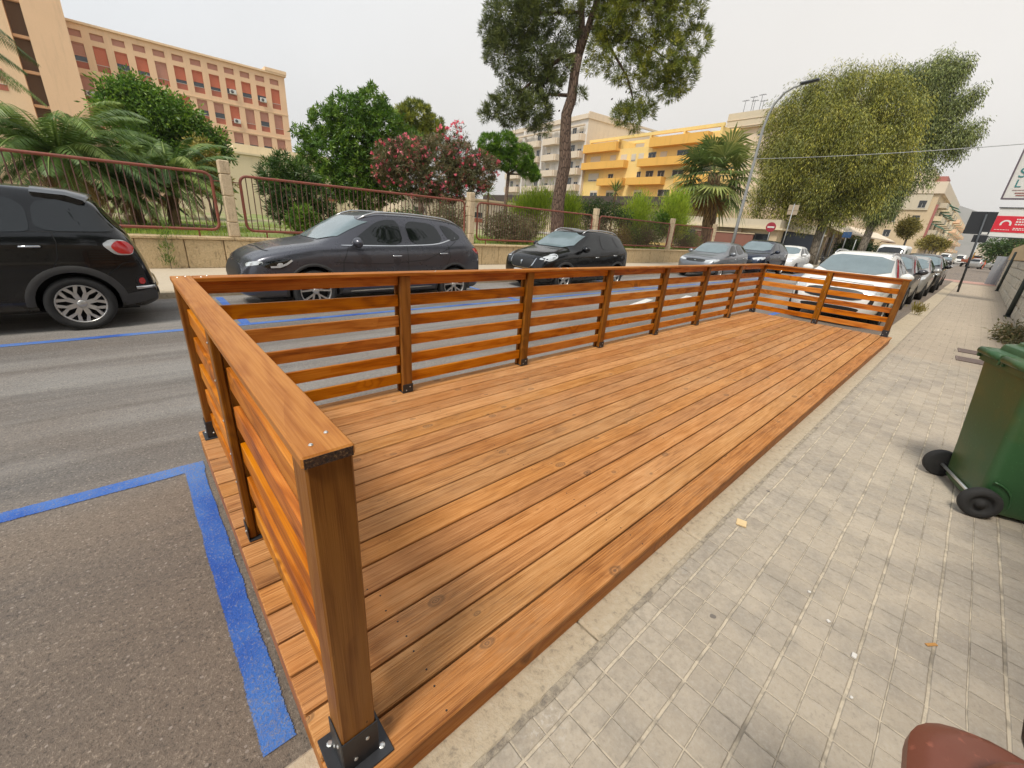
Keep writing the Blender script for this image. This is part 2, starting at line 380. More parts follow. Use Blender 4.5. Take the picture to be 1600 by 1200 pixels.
def pavers():
    t = NT('square_pavers'); P = t.pos(); gx = t.n('ShaderNodeSeparateXYZ'); t.l(P, gx.inputs[0])
    wob = t.noise(P, 5, 3, .6); S = .11375
    x = t.math('DIVIDE', t.math('MULTIPLY_ADD', wob, .012, gx.outputs[0]), S); y = t.math('DIVIDE', t.math('MULTIPLY_ADD', wob, .012, t.math('ADD', gx.outputs[1], 3.168)), S)
    fx = t.math('FRACT', t.math('ADD', x, 100.0)); fy = t.math('FRACT', t.math('ADD', y, 100.0))
    dx = t.math('MINIMUM', fx, t.math('SUBTRACT', 1.0, fx)); dy = t.math('MINIMUM', fy, t.math('SUBTRACT', 1.0, fy))
    cx = t.math('FLOOR', x); cy = t.math('FLOOR', y)
    cv = t.n('ShaderNodeCombineXYZ'); t.l(cx, cv.inputs[0]); t.l(cy, cv.inputs[1])
    wn = t.n('ShaderNodeTexWhiteNoise', noise_dimensions='2D'); t.l(cv.outputs[0], wn.inputs['Vector'])
    pair = t.math('LESS_THAN', t.math('FRACT', t.math('MULTIPLY', t.math('ADD', t.math('ROUND', y), 100.0), .5)), .25)   # every second long joint is the wide one
    wy = t.math('MULTIPLY_ADD', pair, .038, .034)
    pairx = t.math('LESS_THAN', t.math('FRACT', t.math('MULTIPLY', t.math('ADD', t.math('ROUND', x), 100.0), .5)), .25); wx = t.math('MULTIPLY_ADD', pairx, .018, .032)
    jn = t.noise(P, 3.1, 4, .65); jn2 = t.noise(P, 16, 3, .6)
    jy = t.math('SUBTRACT', 1.0, t.math('DIVIDE', dy, wy), clamp=True); jx = t.math('SUBTRACT', 1.0, t.math('DIVIDE', dx, wx), clamp=True)
    jy = t.rng(jy, .0, .45); jx = t.math('MULTIPLY', t.rng(jx, .0, .5), t.rng(jn2, .30, .50, .45, 1))
    far = t.rng(gx.outputs[0], 9.55, 9.75)
    tile = t.mix(wn.outputs[0], (.325, .272, .212), (.425, .360, .282))
    big = t.noise(P, .8, 5, .6); fine = t.noise(P, 60, 3, .7)
    tile = t.mix(t.rng(big, .35, .65, 0, .55), tile, (.46, .39, .295)); tile = t.mix(t.rng(jn, .38, .54, .5, 0), tile, (.27, .238, .20))
    tile = t.mix(t.rng(fine, .5, .75, 0, .35), tile, (.50, .46, .40)); tile = t.mix(t.rng(fine, .46, .3, 0, .35), tile, (.20, .18, .155))
    tile = t.mix(t.math('MULTIPLY', far, .6), tile, (.44, .35, .255))
    jc = t.mix(t.rng(jn, .30, .48), (.17, .145, .11), (.58, .49, .36)); jc = t.mix(t.math('MULTIPLY', t.rng(jn2, .46, .62), .6), jc, (.17, .145, .115))
    joint = t.math('MAXIMUM', jy, jx)
    c = t.mix(t.math('MULTIPLY', joint, .8), tile, jc)
    # trodden gum spots, bird lime, dirt towards the kerb
    v = t.n('ShaderNodeTexVoronoi', feature='F1'); v.inputs['Scale'].default_value = 4.3; v.inputs['Randomness'].default_value = 1
    wv = t.n('ShaderNodeVectorMath', operation='MULTIPLY_ADD'); wt = t.n('ShaderNodeTexNoise'); wt.inputs['Scale'].default_value = 14; t.l(P, wt.inputs['Vector'])
    t.l(wt.outputs[1], wv.inputs[0]); wv.inputs[1].default_value = (.05, .05, 0); t.l(P, wv.inputs[2]); t.l(wv.outputs[0], v.inputs['Vector'])
    vc = t.n('ShaderNodeSeparateColor'); t.l(v.outputs['Color'], vc.inputs[0])
    spot = t.math('MULTIPLY', t.math('LESS_THAN', v.outputs['Distance'], t.math('MULTIPLY_ADD', vc.outputs[1], .07, .03)), t.math('GREATER_THAN', vc.outputs[0], .60))
    c = t.mix(t.math('MULTIPLY', spot, .75), c, (.10, .09, .085))
    v2 = t.n('ShaderNodeTexVoronoi', feature='F1'); v2.inputs['Scale'].default_value = 1.7; t.l(wv.outputs[0], v2.inputs['Vector'])
    v2c = t.n('ShaderNodeSeparateColor'); t.l(v2.outputs['Color'], v2c.inputs[0])
    lime = t.math('MULTIPLY', t.math('MULTIPLY', t.rng(v2.outputs['Distance'], .24, .02), t.math('GREATER_THAN', v2c.outputs[2], .55)), t.rng(t.noise(P, 48, 3, .7), .54, .60))
    c = t.mix(t.math('MULTIPLY', lime, .4), c, (.66, .63, .58))
    edge = t.rng(gx.outputs[1], -3.1, -2.62); ed = t.math('MULTIPLY', edge, t.rng(t.noise(P, 26, 4, .7), .45, .6))
    c = t.mix(t.math('MULTIPLY', ed, .3), c, (.15, .13, .105))
    h = t.math('SUBTRACT', t.math('MULTIPLY', fine, .25), joint); t.bump(h, .8, .006)
    return t.fin(c, .82)
M_pavers = pavers()

def kerbmat():
    t = NT('kerb_concrete'); P = t.pos(); n = t.noise(P, 1.3, 5, .65); n2 = t.noise(P, 30, 4, .7)
    c = t.mix(n, (.50, .405, .28), (.41, .34, .245)); c = t.mix(t.rng(n2, .5, .72, 0, .5), c, (.55, .49, .39)); c = t.mix(t.rng(n2, .45, .3, 0, .6), c, (.19, .165, .13))
    v = t.n('ShaderNodeTexVoronoi', feature='DISTANCE_TO_EDGE'); v.inputs['Scale'].default_value = 3.2
    wv = t.n('ShaderNodeVectorMath', operation='ADD'); wt = t.n('ShaderNodeTexNoise'); wt.inputs['Scale'].default_value = 4; wt.inputs['Detail'].default_value = 4
    t.l(P, wt.inputs['Vector']); t.l(P, wv.inputs[0]); t.l(wt.outputs[1], wv.inputs[1]); t.l(wv.outputs[0], v.inputs['Vector'])
    c = t.mix(t.rng(v.outputs['Distance'], 0, .012, .18, 0), c, (.2, .17, .14))
    t.bump(t.math('ADD', n2, n), .8, .012); return t.fin(c, .9)
M_kerb = kerbmat()
mb = MB(); mb.box((16.5, -3.54, Z_WALK-.15), (53, 1.80, .3)); tag(mb.build('pavement', M_pavers), kind='structure')
mb = MB(); x = -10.0
while x < 42.9:
    w = 1.0; mb.box((x+w/2, -2.43, Z_WALK-.148), (w-.008, .40, .3), bev=.012); x += w
tag(mb.build('kerb', M_kerb), kind='structure')
# crumbled mortar joint between kerb and pavers
def mortar():
    t = NT('crumbled_mortar'); P = t.pos(); n = t.noise(P, 22, 5, .7); c = t.mix(t.rng(n, .35, .6), (.20, .17, .135), (.42, .355, .265)); t.bump(n, 1.0, .02); return t.fin(c, .95)
mb = MB(); N = 640
vs = []; rr = random.Random(3)
for i in range(N+1):
    xx = -6+i*46/N; q_ = .5+.5*math.sin(xx*2.3)*math.sin(xx*.9+1); a = rr.uniform(.002, .005+.010*q_); b = rr.uniform(.002, .005+.010*q_)
    vs += [(xx, -2.632+a, Z_WALK+.0045), (xx, -2.64-b, Z_WALK+.0045)]
mb.add(vs, [(2*i, 2*i+1, 2*i+3, 2*i+2) for i in range(N)]); tag(mb.build('mortar_joint', mortar()), kind='structure')
# far pavement
def farpave():
    t = NT('far_pavement'); P = t.pos(); n = t.noise(P, 1.2, 5, .6); n2 = t.noise(P, 18, 3, .6)
    c = t.mix(n, (.50, .415, .30), (.41, .34, .25)); c = t.mix(t.rng(n2, .45, .7, 0, .4), c, (.56, .48, .36)); t.bump(n2, .3, .01); return t.fin(c, .9)
M_farpave = farpave()
mb = MB(); mb.box((-12, 8.33, Z_FAR-.15), (91, 3.1, .3)); tag(mb.build('far_pavement', M_farpave), kind='structure')
mb = MB(); mb.box((-12, 6.67, Z_FAR-.146), (91, .24, .3), bev=.02); tag(mb.build('far_kerb', M_kerb), kind='structure')
mb = MB(); mb.box((131, 9.0, Z_FAR-.15), (178, 4.6, .3)); tag(mb.build('far_pavement', M_farpave), kind='structure')
r = sheet('road', 46.5, 420, -6.4, -2.221, Z_ROAD-.002, M_asphalt); tag(r, kind='structure')
mb = MB(); mb.box((247, -7.6, Z_FAR-.15), (346, 2.4, .3)); tag(mb.build('pavement', M_farpave), kind='structure')
def brickred():
    t = NT('red_paving'); P = t.pos(); n = t.noise(P, 5, 4, .6); return t.fin(t.mix(n, (.38, .20, .16), (.46, .28, .22)), .9)
tag(sheet('crossing_paving', 43.2, 46.4, -4.4, -2.24, Z_ROAD+.06, brickred()), kind='structure')
tag(sheet('crossing_paving', 46.6, 49.0, -12, 2.0, Z_ROAD+.004, bpy.data.materials['red_paving']), kind='structure')

def bluepaint():
    t = NT('blue_road_paint'); P = t.pos(); n = t.noise(P, 110, 3, .7); b = t.noise(P, 1.7, 4, .6); e = t.noise(P, 40, 4, .7)
    c = t.mix(t.rng(b, .35, .65), (.014, .075, .36), (.060, .20, .56)); worn = t.rng(t.math('ADD', n, t.math('MULTIPLY', b, .45)), .70, .90, 0, .75)
    c = t.mix(worn, c, (.20, .18, .165)); c = t.mix(t.rng(n, .60, .74, 0, .55), c, (.30, .38, .55)); c = t.mix(t.rng(n, .40, .28, 0, .6), c, (.012, .03, .11))
    t.bump(n, .6, .012); t.fin(c, .75)
    ed = t.n('ShaderNodeSeparateXYZ'); t.l(t.attr('gc').outputs['Vector'], ed.inputs[0]); ab = t.math('ABSOLUTE', ed.outputs[1])
    al = t.math('GREATER_THAN', t.math('ADD', t.math('MULTIPLY_ADD', n, .9, .0), t.math('MULTIPLY', b, .25)), t.rng(ab, .74, 1.0, .25, .74)); tr = t.n('ShaderNodeBsdfTransparent')
    ms = t.n('ShaderNodeMixShader'); t.l(al, ms.inputs[0]); t.l(tr.outputs[0], ms.inputs[1]); t.l(t.b.outputs[0], ms.inputs[2]); t.l(ms.outputs[0], t.out.inputs[0]); return t.m
M_blue = bluepaint()
def paint_strip(name, p0, p1, w, z=Z_ROAD+.004, mat=None):
    p0 = Vector(p0); p1 = Vector(p1); d = (p1-p0); n = max(2, int(d.length/.12)); s = Vector((-d.y, d.x)).normalized(); vs = []; gs = []; w = w*1.22
    for i in range(n+1):
        q = p0+d*(i/n); a = w/2+random.uniform(-.004, .004); b = w/2+random.uniform(-.004, .004); gs += [(i*.12, 1, 0), (i*.12, -1, 0)]
        vs += [(q.x+s.x*a, q.y+s.y*a, z), (q.x-s.x*b, q.y-s.y*b, z)]
    mb = MB(); mb.add(vs, [(2*i+1, 2*i+3, 2*i+2, 2*i) for i in range(n)], gc=gs); return tag(mb.build(name, mat or M_blue), kind='structure')
paint_strip('road_marking', (-14, .012), (-.09, .012), .100)
paint_strip('road_marking', (-.152, -.045), (-.150, -2.12), .094, Z_ROAD+.005)
paint_strip('road_marking', (-14, 4.05), (8.0, 4.05), .11); paint_strip('road_marking', (8.0, 4.05), (40, 4.05), .11)
for xx in (.965, 6.7, 12.4, -4.9): paint_strip('road_marking', (xx, 4.11), (xx, 6.4), .11, Z_ROAD+.005)
paint_strip('road_marking', (10.6, .03), (42, .03), .12)
M_white = plain('white_road_paint', (.62, .60, .56), .8, var=.3, scale=20)
paint_strip('road_marking', (8.6, 2.25), (10.6, 2.75), .16, Z_ROAD+.004, M_white); paint_strip('road_marking', (10.7, 2.1), (12.7, 2.6), .14, Z_ROAD+.004, M_white)

# ================================================================== wooden parklet
W_deck = wood('decking_wood', (.61, .305, .130), (.44, .190, .066), (.19, .068, .022), (.075, .040, .026), dusty=.36, pol=.6, rib=1.0, rw=.10, fw=.74, kcut=.12, pvar=.13, rf=7.0, kscale=2.7)
W_slat = wood('rail_wood', (.64, .238, .036), (.47, .134, .012), (.21, .050, .006), (.065, .022, .008), pol=.42, rib=.25)
W_post = wood('post_wood', (.30, .118, .020), (.21, .073, .010), (.115, .037, .005), (.06, .022, .008), pol=.42, rib=.22)
W_cap = wood('cap_wood', (.50, .20, .045), (.37, .125, .022), (.22, .064, .011), (.10, .04, .015), pol=.42, rib=.25)
M_void = plain('dark_gap_shade', (.035, .02, .012), .9)  # near-black: shade of the gaps under boards and grate bars put into colour
M_iron = plain('black_post_shoe', (.035, .036, .04), .45, .3, var=.2, bump=.05)
M_zinc = plain('zinc_screw', (.62, .62, .60), .35, .8)
def endgrain():
    t = NT('end_grain'); p = t.obj(); n = t.noise(p, 160, 4, .7); v = t.noise(p, 40, 3, .7)
    c = t.ramp(t.math('MULTIPLY_ADD', n, .6, t.math('MULTIPLY', v, .4)), (.38, (.02, .008, .004)), (.56, (.10, .04, .014)), (.66, (.40, .24, .10)))
    t.bump(n, 1.0, .01); return t.fin(c, .9)
M_end = endgrain()

deck = empty('wooden_parklet', (5.2, -1.2, 0), 0, 'brown stained timber parklet platform with slatted railings beside the kerb', 'parklet')
inv = Matrix.Translation((-5.2, 1.2, 0))
def dk(mb, name, mats, parent=None):
    mb.v = [tuple(inv @ Vector(p)) for p in mb.v]; return mb.build(name, mats, parent or deck)
X0, X1 = -.076, 10.56
mb = MB(); PITCH = .157
for i in range(17):
    y1 = -2.516+i*PITCH; cuts = [X0]; x = X1 if i not in (0, 3, 6, 9, 13) else X0+{0: 3.95, 3: 6.2, 6: 3.1, 9: 7.0, 13: 4.6}[i]
    while x < X1-.6: cuts.append(x); x = X1
    cuts.append(X1)
    for a, b in zip(cuts, cuts[1:]):
        mb.box(((a+b)/2, y1+PITCH/2, -.0135+random.uniform(-.0006, .0006)), (b-a-.003, PITCH-.0105, .027), bev=.0045, along=0, pv=.97 if i == 0 else (.12 if i == 1 else random.uniform(.15, .9)))
for i in range(17):
    for j in range(9):
        for dy in (.035, .118):
            if random.random() < .85: mb.lathe([(0, .0012), (.0035, .0012), (.0042, .0002)], 7, 1, Matrix.Translation((.3+j*1.24+random.uniform(-.02, .02), -2.516+i*PITCH+dy+random.uniform(-.008, .008), 0.0)), False)
dk(mb, 'deck_boards', [W_deck, plain('dark_screw_heads', (.03, .02, .015), .6)])
mb = MB(); pv = .35
mb.box((5.24, -2.490, -.078), (X1-X0-.03, .018, .098), bev=.002, pv=.7, along=0); mb.box((X0+.012, -1.18, -.085), (.018, 2.60, .112), bev=.002, pv=.3, along=1)
mb.box((5.24, .135, -.085), (X1-X0-.03, .018, .112), bev=.002, pv=.6, along=0); mb.box((X1-.012, -1.18, -.085), (.018, 2.60, .112), bev=.002, pv=.5, along=1)
dk(mb, 'fascia', W_cap)
mb = MB(); mb.box((5.24, -1.18, -.065), (10.5, 2.56, .07))  # added dark slab that blocks light below the board gaps
for i in range(9): mb.box((.3+i*1.24, -1.05, -.13), (.07, 2.3, .06))
dk(mb, 'joists_and_light_block', M_void)

H = 1.095; CAPT = .028; ZT = H-CAPT-.001
def screws(mb, pts, n, r=.006, mat=1):
    for p in pts:
        q = Vector(n).to_track_quat('Z', 'Y').to_matrix().to_4x4(); q.translation = Vector(p)
        mb.lathe([(0, .003), (r*.6, .003), (r, .0008), (r, -.001)], 8, mat, q, False)
def shoe(parent, cx, cy, w, d, h, pl, faces, name='post_bracket'):
    """U-shaped steel shoe: base plate and upstands round the post foot"""
    mb = MB(); mb.box((cx, cy, .004), (w+pl, d+pl, .006), bev=.002)
    t = .004
    for f in faces:
        if f == '-y': mb.box((cx, cy-d/2-t/2-.001, .007+h/2), (w+2*t, t, h), bev=.001); screws(mb, [(cx-.018, cy-d/2-t-.0015, h*.32), (cx+.02, cy-d/2-t-.0015, h*.72)], (0, -1, 0))
        if f == '+y': mb.box((cx, cy+d/2+t/2+.001, .007+h/2), (w+2*t, t, h), bev=.001)
        if f == '-x': mb.box((cx-w/2-t/2-.001, cy, .007+h/2), (t, d, h), bev=.001); screws(mb, [(cx-w/2-t-.0015, cy+.02, h*.3), (cx-w/2-t-.0015, cy-.02, h*.72)], (-1, 0, 0))
        if f == '+x': mb.box((cx+w/2+t/2+.001, cy, .007+h/2), (t, d, h), bev=.001)
    if pl > .03:
        o = pl/2-.017
        screws(mb, [(cx-w/2-o*.5, cy+d/2+o*.2, .008), (cx+w/2+o*.6, cy-d/2-o*.2, .008), (cx+w/2+o*.6, cy+d/2+o*.2, .008)], (0, 0, 1), .010)
    dk(mb, name, [M_iron, M_zinc], parent)
def post_solid(cx, cy, w, d, faces, pl=.0, h=.13):
    mb = MB(); mb.box((cx, cy, .008+(ZT-.008)/2), (w, d, ZT-.008), bev=.005, along=2)
    p = dk(mb, 'post', W_post); shoe(p, cx, cy, w, d, h, pl, faces); return p
def post_sandwich(cx, cy, axis, w, inner, h=.075):
    """two planks with the slats passing between them; inner = sign of the deck side"""
    mb = MB(); hh = ZT-.008
    for o, t, ww in ((-.0335*(-inner), .033, w), (.0335*(-inner), .031, w)):
        if axis == 0: mb.box((cx+(0 if o*inner > 0 else -.012), cy+o, .008+hh/2), (ww, t, hh), bev=.004, along=2)
        else: mb.box((cx+o, cy+(0 if o*inner > 0 else .010), .008+hh/2), (t, ww, hh), bev=.004, along=2)
    if axis == 0: mb.box((cx-.004, cy, .008+hh/2), (w-.03, .030, hh-.004), along=2)
    else: mb.box((cx, cy+.004, .008+hh/2), (.030, w-.03, hh-.004), along=2)
    so = -inner*.0515
    zz = [1.02-.18*k for k in range(6)]
    if axis == 0: screws(mb, [(cx+random.uniform(-.02, .01), cy+so, z+random.uniform(-.02, .02)) for z in zz], (0, -inner, 0), .005)
    else: screws(mb, [(cx+so, cy+random.uniform(-.01, .02), z+random.uniform(-.02, .02)) for z in zz], (-inner, 0, 0), .005)
    p = dk(mb, 'post', [W_post, M_zinc])
    if axis == 0: shoe(p, cx, cy, w, .10, h, .012, ['-y', '+x'] if inner < 0 else ['+y'])
    else: shoe(p, cx, cy, .10, w, h, .012, ['-x', '+x'])
    return p
def slats(axis, a, b, c):
    mb = MB()
    for k in range(6):
        top = 1.085-.18*k; z0 = top-.0985; z1 = top if k else ZT-.002
        j = random.uniform(-.002, .002)
        if axis == 0: mb.box(((a+b)/2, c+j, (z0+z1)/2), (b-a-.002, .027, z1-z0), bev=.003, along=0)
        else: mb.box((c+j, (a+b)/2, (z0+z1)/2), (.027, b-a-.002, z1-z0), bev=.003, along=1)
    return dk(mb, 'slat_panel', W_slat)
BAY = 1.5064; YL = .05; XN = .018; XF = 10.50
# near end railing
post_solid(.019, -2.390, .098, .098, ['-y', '-x', '+x'], .075, .135)
post_solid(.019, .045, .098, .098, ['-x', '-y'], .05, .12)
post_sandwich(XN, -1.205, 1, .085, 1)
slats(1, -2.341, -1.2475, XN); slats(1, -1.1625, -.004, XN)
# long railing
for k in range(1, 7): post_sandwich(k*BAY, YL, 0, .096, -1)
for k in range(7):
    a = k*BAY+.048 if k else .068; b = (k+1)*BAY-.048 if k < 6 else 10.45
    slats(0, a, b, YL)
# far end railing
post_solid(10.50, .045, .098, .098, ['-x', '-y'], .02, .09); post_solid(10.50, -2.390, .098, .098, ['-x', '-y'], .03, .12)
post_sandwich(XF, -1.215, 1, .096, 1, .085)
slats(1, -2.341, -1.263, XF); slats(1, -1.167, -.004, XF)
# caps
def cap(name, c, s, along, end=None):
    mb = MB(); mb.box(c, s, bev=.004, along=along)
    if end: mb.box(end[0], end[1], 1)
    scp = []
    ln = s[along]; n = max(2, int(ln/1.5)+1)
    for i in range(n):
        q = list(c); q[along] = c[along]-ln/2+.06+(ln-.12)*i/(n-1); q[2] = c[2]+s[2]/2+.0005
        for sg in (-1, 1):
            r_ = list(q); r_[1-along] += sg*s[1-along]*.2; r_[along] += sg*.018; scp.append(tuple(r_))
    screws(mb, scp, (0, 0, 1), .005, 2); dk(mb, name, [W_cap, M_end, M_zinc])
cz = H-CAPT/2
cap('top_rail', (.0155, -1.1775, cz), (.107, 2.545, CAPT), 1, ((.0155, -2.4503, cz-.001), (.098, .003, CAPT-.006)))
for a, b in ((.0695, 3.585), (3.587, 7.30), (7.302, 10.4445)): cap('top_rail', ((a+b)/2, .040, cz), (b-a, .110, CAPT), 0)
cap('top_rail', (10.5, -1.1775, cz), (.108, 2.545, CAPT), 1)
# ================================================================== cars
def paint(name, col, metallic=0.0, rough=.22, spec=.25):
    t = NT(name); p = t.obj(); n = t.noise(p, 3.2, 5, .65); n2 = t.noise(p, 900, 1, .5); gx = t.n('ShaderNodeSeparateXYZ'); t.l(p, gx.inputs[0])
    dust = t.math('MULTIPLY', t.rng(gx.outputs[2], .6, .1, 0, .35), t.rng(n, .35, .65, .3, 1))
    c = t.mix(dust, col, (.17, .145, .115)); c = t.mix(t.math('MULTIPLY', t.rng(n, .4, .75), .015), c, (.35, .32, .28))
    r = t.math('ADD', t.math('MULTIPLY', dust, .5), t.math('MULTIPLY_ADD', n, .10, rough-.05))
    return t.fin(c, r, metallic, Coat_Weight=.45, Coat_Roughness=.03, Specular_IOR_Level=spec)
P_black = paint('black_car_paint', (.004, .004, .0045)); P_grey = paint('graphite_car_paint', (.085, .085, .098), .6, .28)
P_silver = paint('grey_car_paint', (.21, .22, .235), .55, .3); P_blue = paint('dark_blue_car_paint', (.010, .017, .036), .3)
P_white = paint('white_car_paint', (.74, .72, .68)); P_lgrey = paint('light_grey_car_paint', (.40, .39, .37), .5, .3); P_dgrey = paint('dark_grey_car_paint', (.075, .075, .08), .5, .3)
P_brown = paint('rust_red_truck_paint', (.30, .085, .045), 0, .45)
def glassmat(name, col, rough=.04):
    t = NT(name); n = t.noise(t.obj(), 4, 4, .6); return t.fin(t.mix(n, col, tuple(x*1.5 for x in col)), rough, 0.0, Specular_IOR_Level=.65)
G_dark = glassmat('tinted_car_glass', (.004, .005, .005)); G_ws = glassmat('windscreen_glass', (.125, .16, .17))  # windscreen base paled: sky reflection and dust put into the colour
M_tyre = plain('tyre_rubber', (.020, .019, .018), .85, var=.25, scale=20, bump=.1); M_clad = plain('grey_plastic_cladding', (.045, .043, .041), .65, var=.2, scale=12)
M_blackpl = plain('black_plastic', (.012, .012, .012), .5); M_chrome = plain('chrome', (.62, .62, .62), .12, 1.0, var=.05)
M_alloy = plain('alloy_rim', (.55, .53, .50), .32, .75, var=.15, scale=15); M_rimdark = plain('dark_wheel_well', (.008, .008, .008), .8)
M_red = plain('red_tail_lamp', (.55, .012, .015), .12, var=.1, Coat_Weight=1.0); M_lampw = plain('clear_lamp_glass', (.58, .60, .60), .1, .3, var=.25, scale=30, Coat_Weight=1.0)
M_plate = plain('number_plate', (.66, .66, .64), .5); M_seam = plain('panel_gap', (.004, .004, .004), .8); M_rail = plain('silver_roof_rail', (.56, .56, .56), .3, .8)

def interp(xs, ys, x):
    """monotone-ish smooth interpolation"""
    xs = np.asarray(xs, float); ys = np.asarray(ys, float)
    d = np.gradient(ys, xs); h = np.diff(xs); s = np.diff(ys)/h; m = np.empty_like(ys); m[0] = s[0]; m[-1] = s[-1]
    for i in range(1, len(s)): m[i] = 0 if s[i-1]*s[i] <= 0 else 2*s[i-1]*s[i]/(s[i-1]+s[i])
    i = int(np.clip(np.searchsorted(xs, x)-1, 0, len(h)-1)); t = (x-xs[i])/h[i]
    return ((2*t**3-3*t**2+1)*ys[i]+(t**3-2*t**2+t)*h[i]*m[i]+(-2*t**3+3*t**2)*ys[i+1]+(t**3-t**2)*h[i]*m[i+1])

def chaikin(poly, it=2, closed=True):
    for _ in range(it):
        out = []; n = len(poly)
        for i in range(n if closed else n-1):
            a = Vector(poly[i]); b = Vector(poly[(i+1) % n]); out += [a*.82+b*.18, a*.18+b*.82]
        poly = [tuple(p) for p in out]
    return poly

class Surf:
    """drapes outlines onto a finished body"""
    def __init__(s, me): s.bvh = BVHTree.FromPolygons([v.co for v in me.vertices], [p.vertices for p in me.polygons])
    def hit(s, p, axis, sgn):
        o = Vector((0, 0, 0)); d = Vector((0, 0, 0))
        if axis == 1: o = Vector((p[0], sgn*4, p[1])); d = Vector((0, -sgn, 0))
        elif axis == 0: o = Vector((sgn*20, p[0], p[1])); d = Vector((-sgn, 0, 0))
        else: o = Vector((p[0], p[1], 6)); d = Vector((0, 0, -1))
        h = s.bvh.ray_cast(o, d)
        if h[0] is None:
            q = Vector((p[0], sgn*.8, p[1])) if axis == 1 else Vector((sgn*3, p[0], p[1])); h = s.bvh.find_nearest(q)
        n = h[1]
        if n.dot(d) > 0: n = -n
        return h[0], n
    def patch(s, poly, axis, sgn, off=.004, grid=.07, rnd=2, mb=None, mat=0):
        poly = chaikin(poly, rnd) if rnd else poly
        xs = [p[0] for p in poly]; ys = [p[1] for p in poly]
        bd = []
        for i in range(len(poly)):
            a = Vector(poly[i]); b = Vector(poly[(i+1) % len(poly)]); n = max(1, int((b-a).length/grid))
            bd += [a.lerp(b, k/n) for k in range(n)]
        nb = len(bd); pts = list(bd)
        def inside(x, y):
            c = False; j = nb-1
            for i in range(nb):
                if (bd[i].y > y) != (bd[j].y > y) and x < (bd[j].x-bd[i].x)*(y-bd[i].y)/(bd[j].y-bd[i].y)+bd[i].x: c = not c
                j = i
            return c
        x = min(xs)+grid/2
        while x < max(xs):
            y = min(ys)+grid/2
            while y < max(ys):
                if inside(x, y) and min((Vector((x, y))-b).length for b in bd) > grid*.4: pts.append(Vector((x, y)))
                y += grid
            x += grid
        V, E, Fc, *_ = delaunay_2d_cdt(pts, [], [list(range(nb))], 1, 1e-5)
        out = []
        for q in V:
            h, n = s.hit((q.x, q.y), axis, sgn); out.append(h+n*off)
        mb = mb or MB(); fs = []
        for f in Fc:
            a, b, c = out[f[0]], out[f[1]], out[f[2]]; nn = (b-a).cross(c-a); h, n = s.hit((V[f[0]].x, V[f[0]].y), axis, sgn)
            fs.append(tuple(f) if nn.dot(n) > 0 else tuple(reversed(f)))
        mb.add(out, fs, mat, True); return mb
    def strip(s, line, w, axis, sgn, off=.003, mb=None, mat=0, step=.05, lift=0.0):
        pts = []
        for a, b in zip(line, line[1:]):
            a = Vector(a); b = Vector(b); n = max(1, int((b-a).length/step)); pts += [a.lerp(b, k/n) for k in range(n)]
        pts.append(Vector(line[-1])); out = []
        for i, p in enumerate(pts):
            d = (pts[min(i+1, len(pts)-1)]-pts[max(i-1, 0)]).normalized(); nn = Vector((-d.y, d.x))*w/2
            for q in (p+nn, p-nn):
                h, n = s.hit((q.x, q.y), axis, sgn); out.append(h+n*off)
            if lift: m = (out[-1]+out[-2])/2+n*lift; out.append(m)
        k = 3 if lift else 2; fs = []
        for i in range(len(pts)-1):
            if lift: fs += [(i*3, i*3+2, i*3+5, i*3+3), (i*3+2, i*3+1, i*3+4, i*3+5)]
            else: fs.append((i*2, i*2+1, i*2+3, i*2+2))
        mb = mb or MB(); mb.add(out, fs, mat, True); return mb

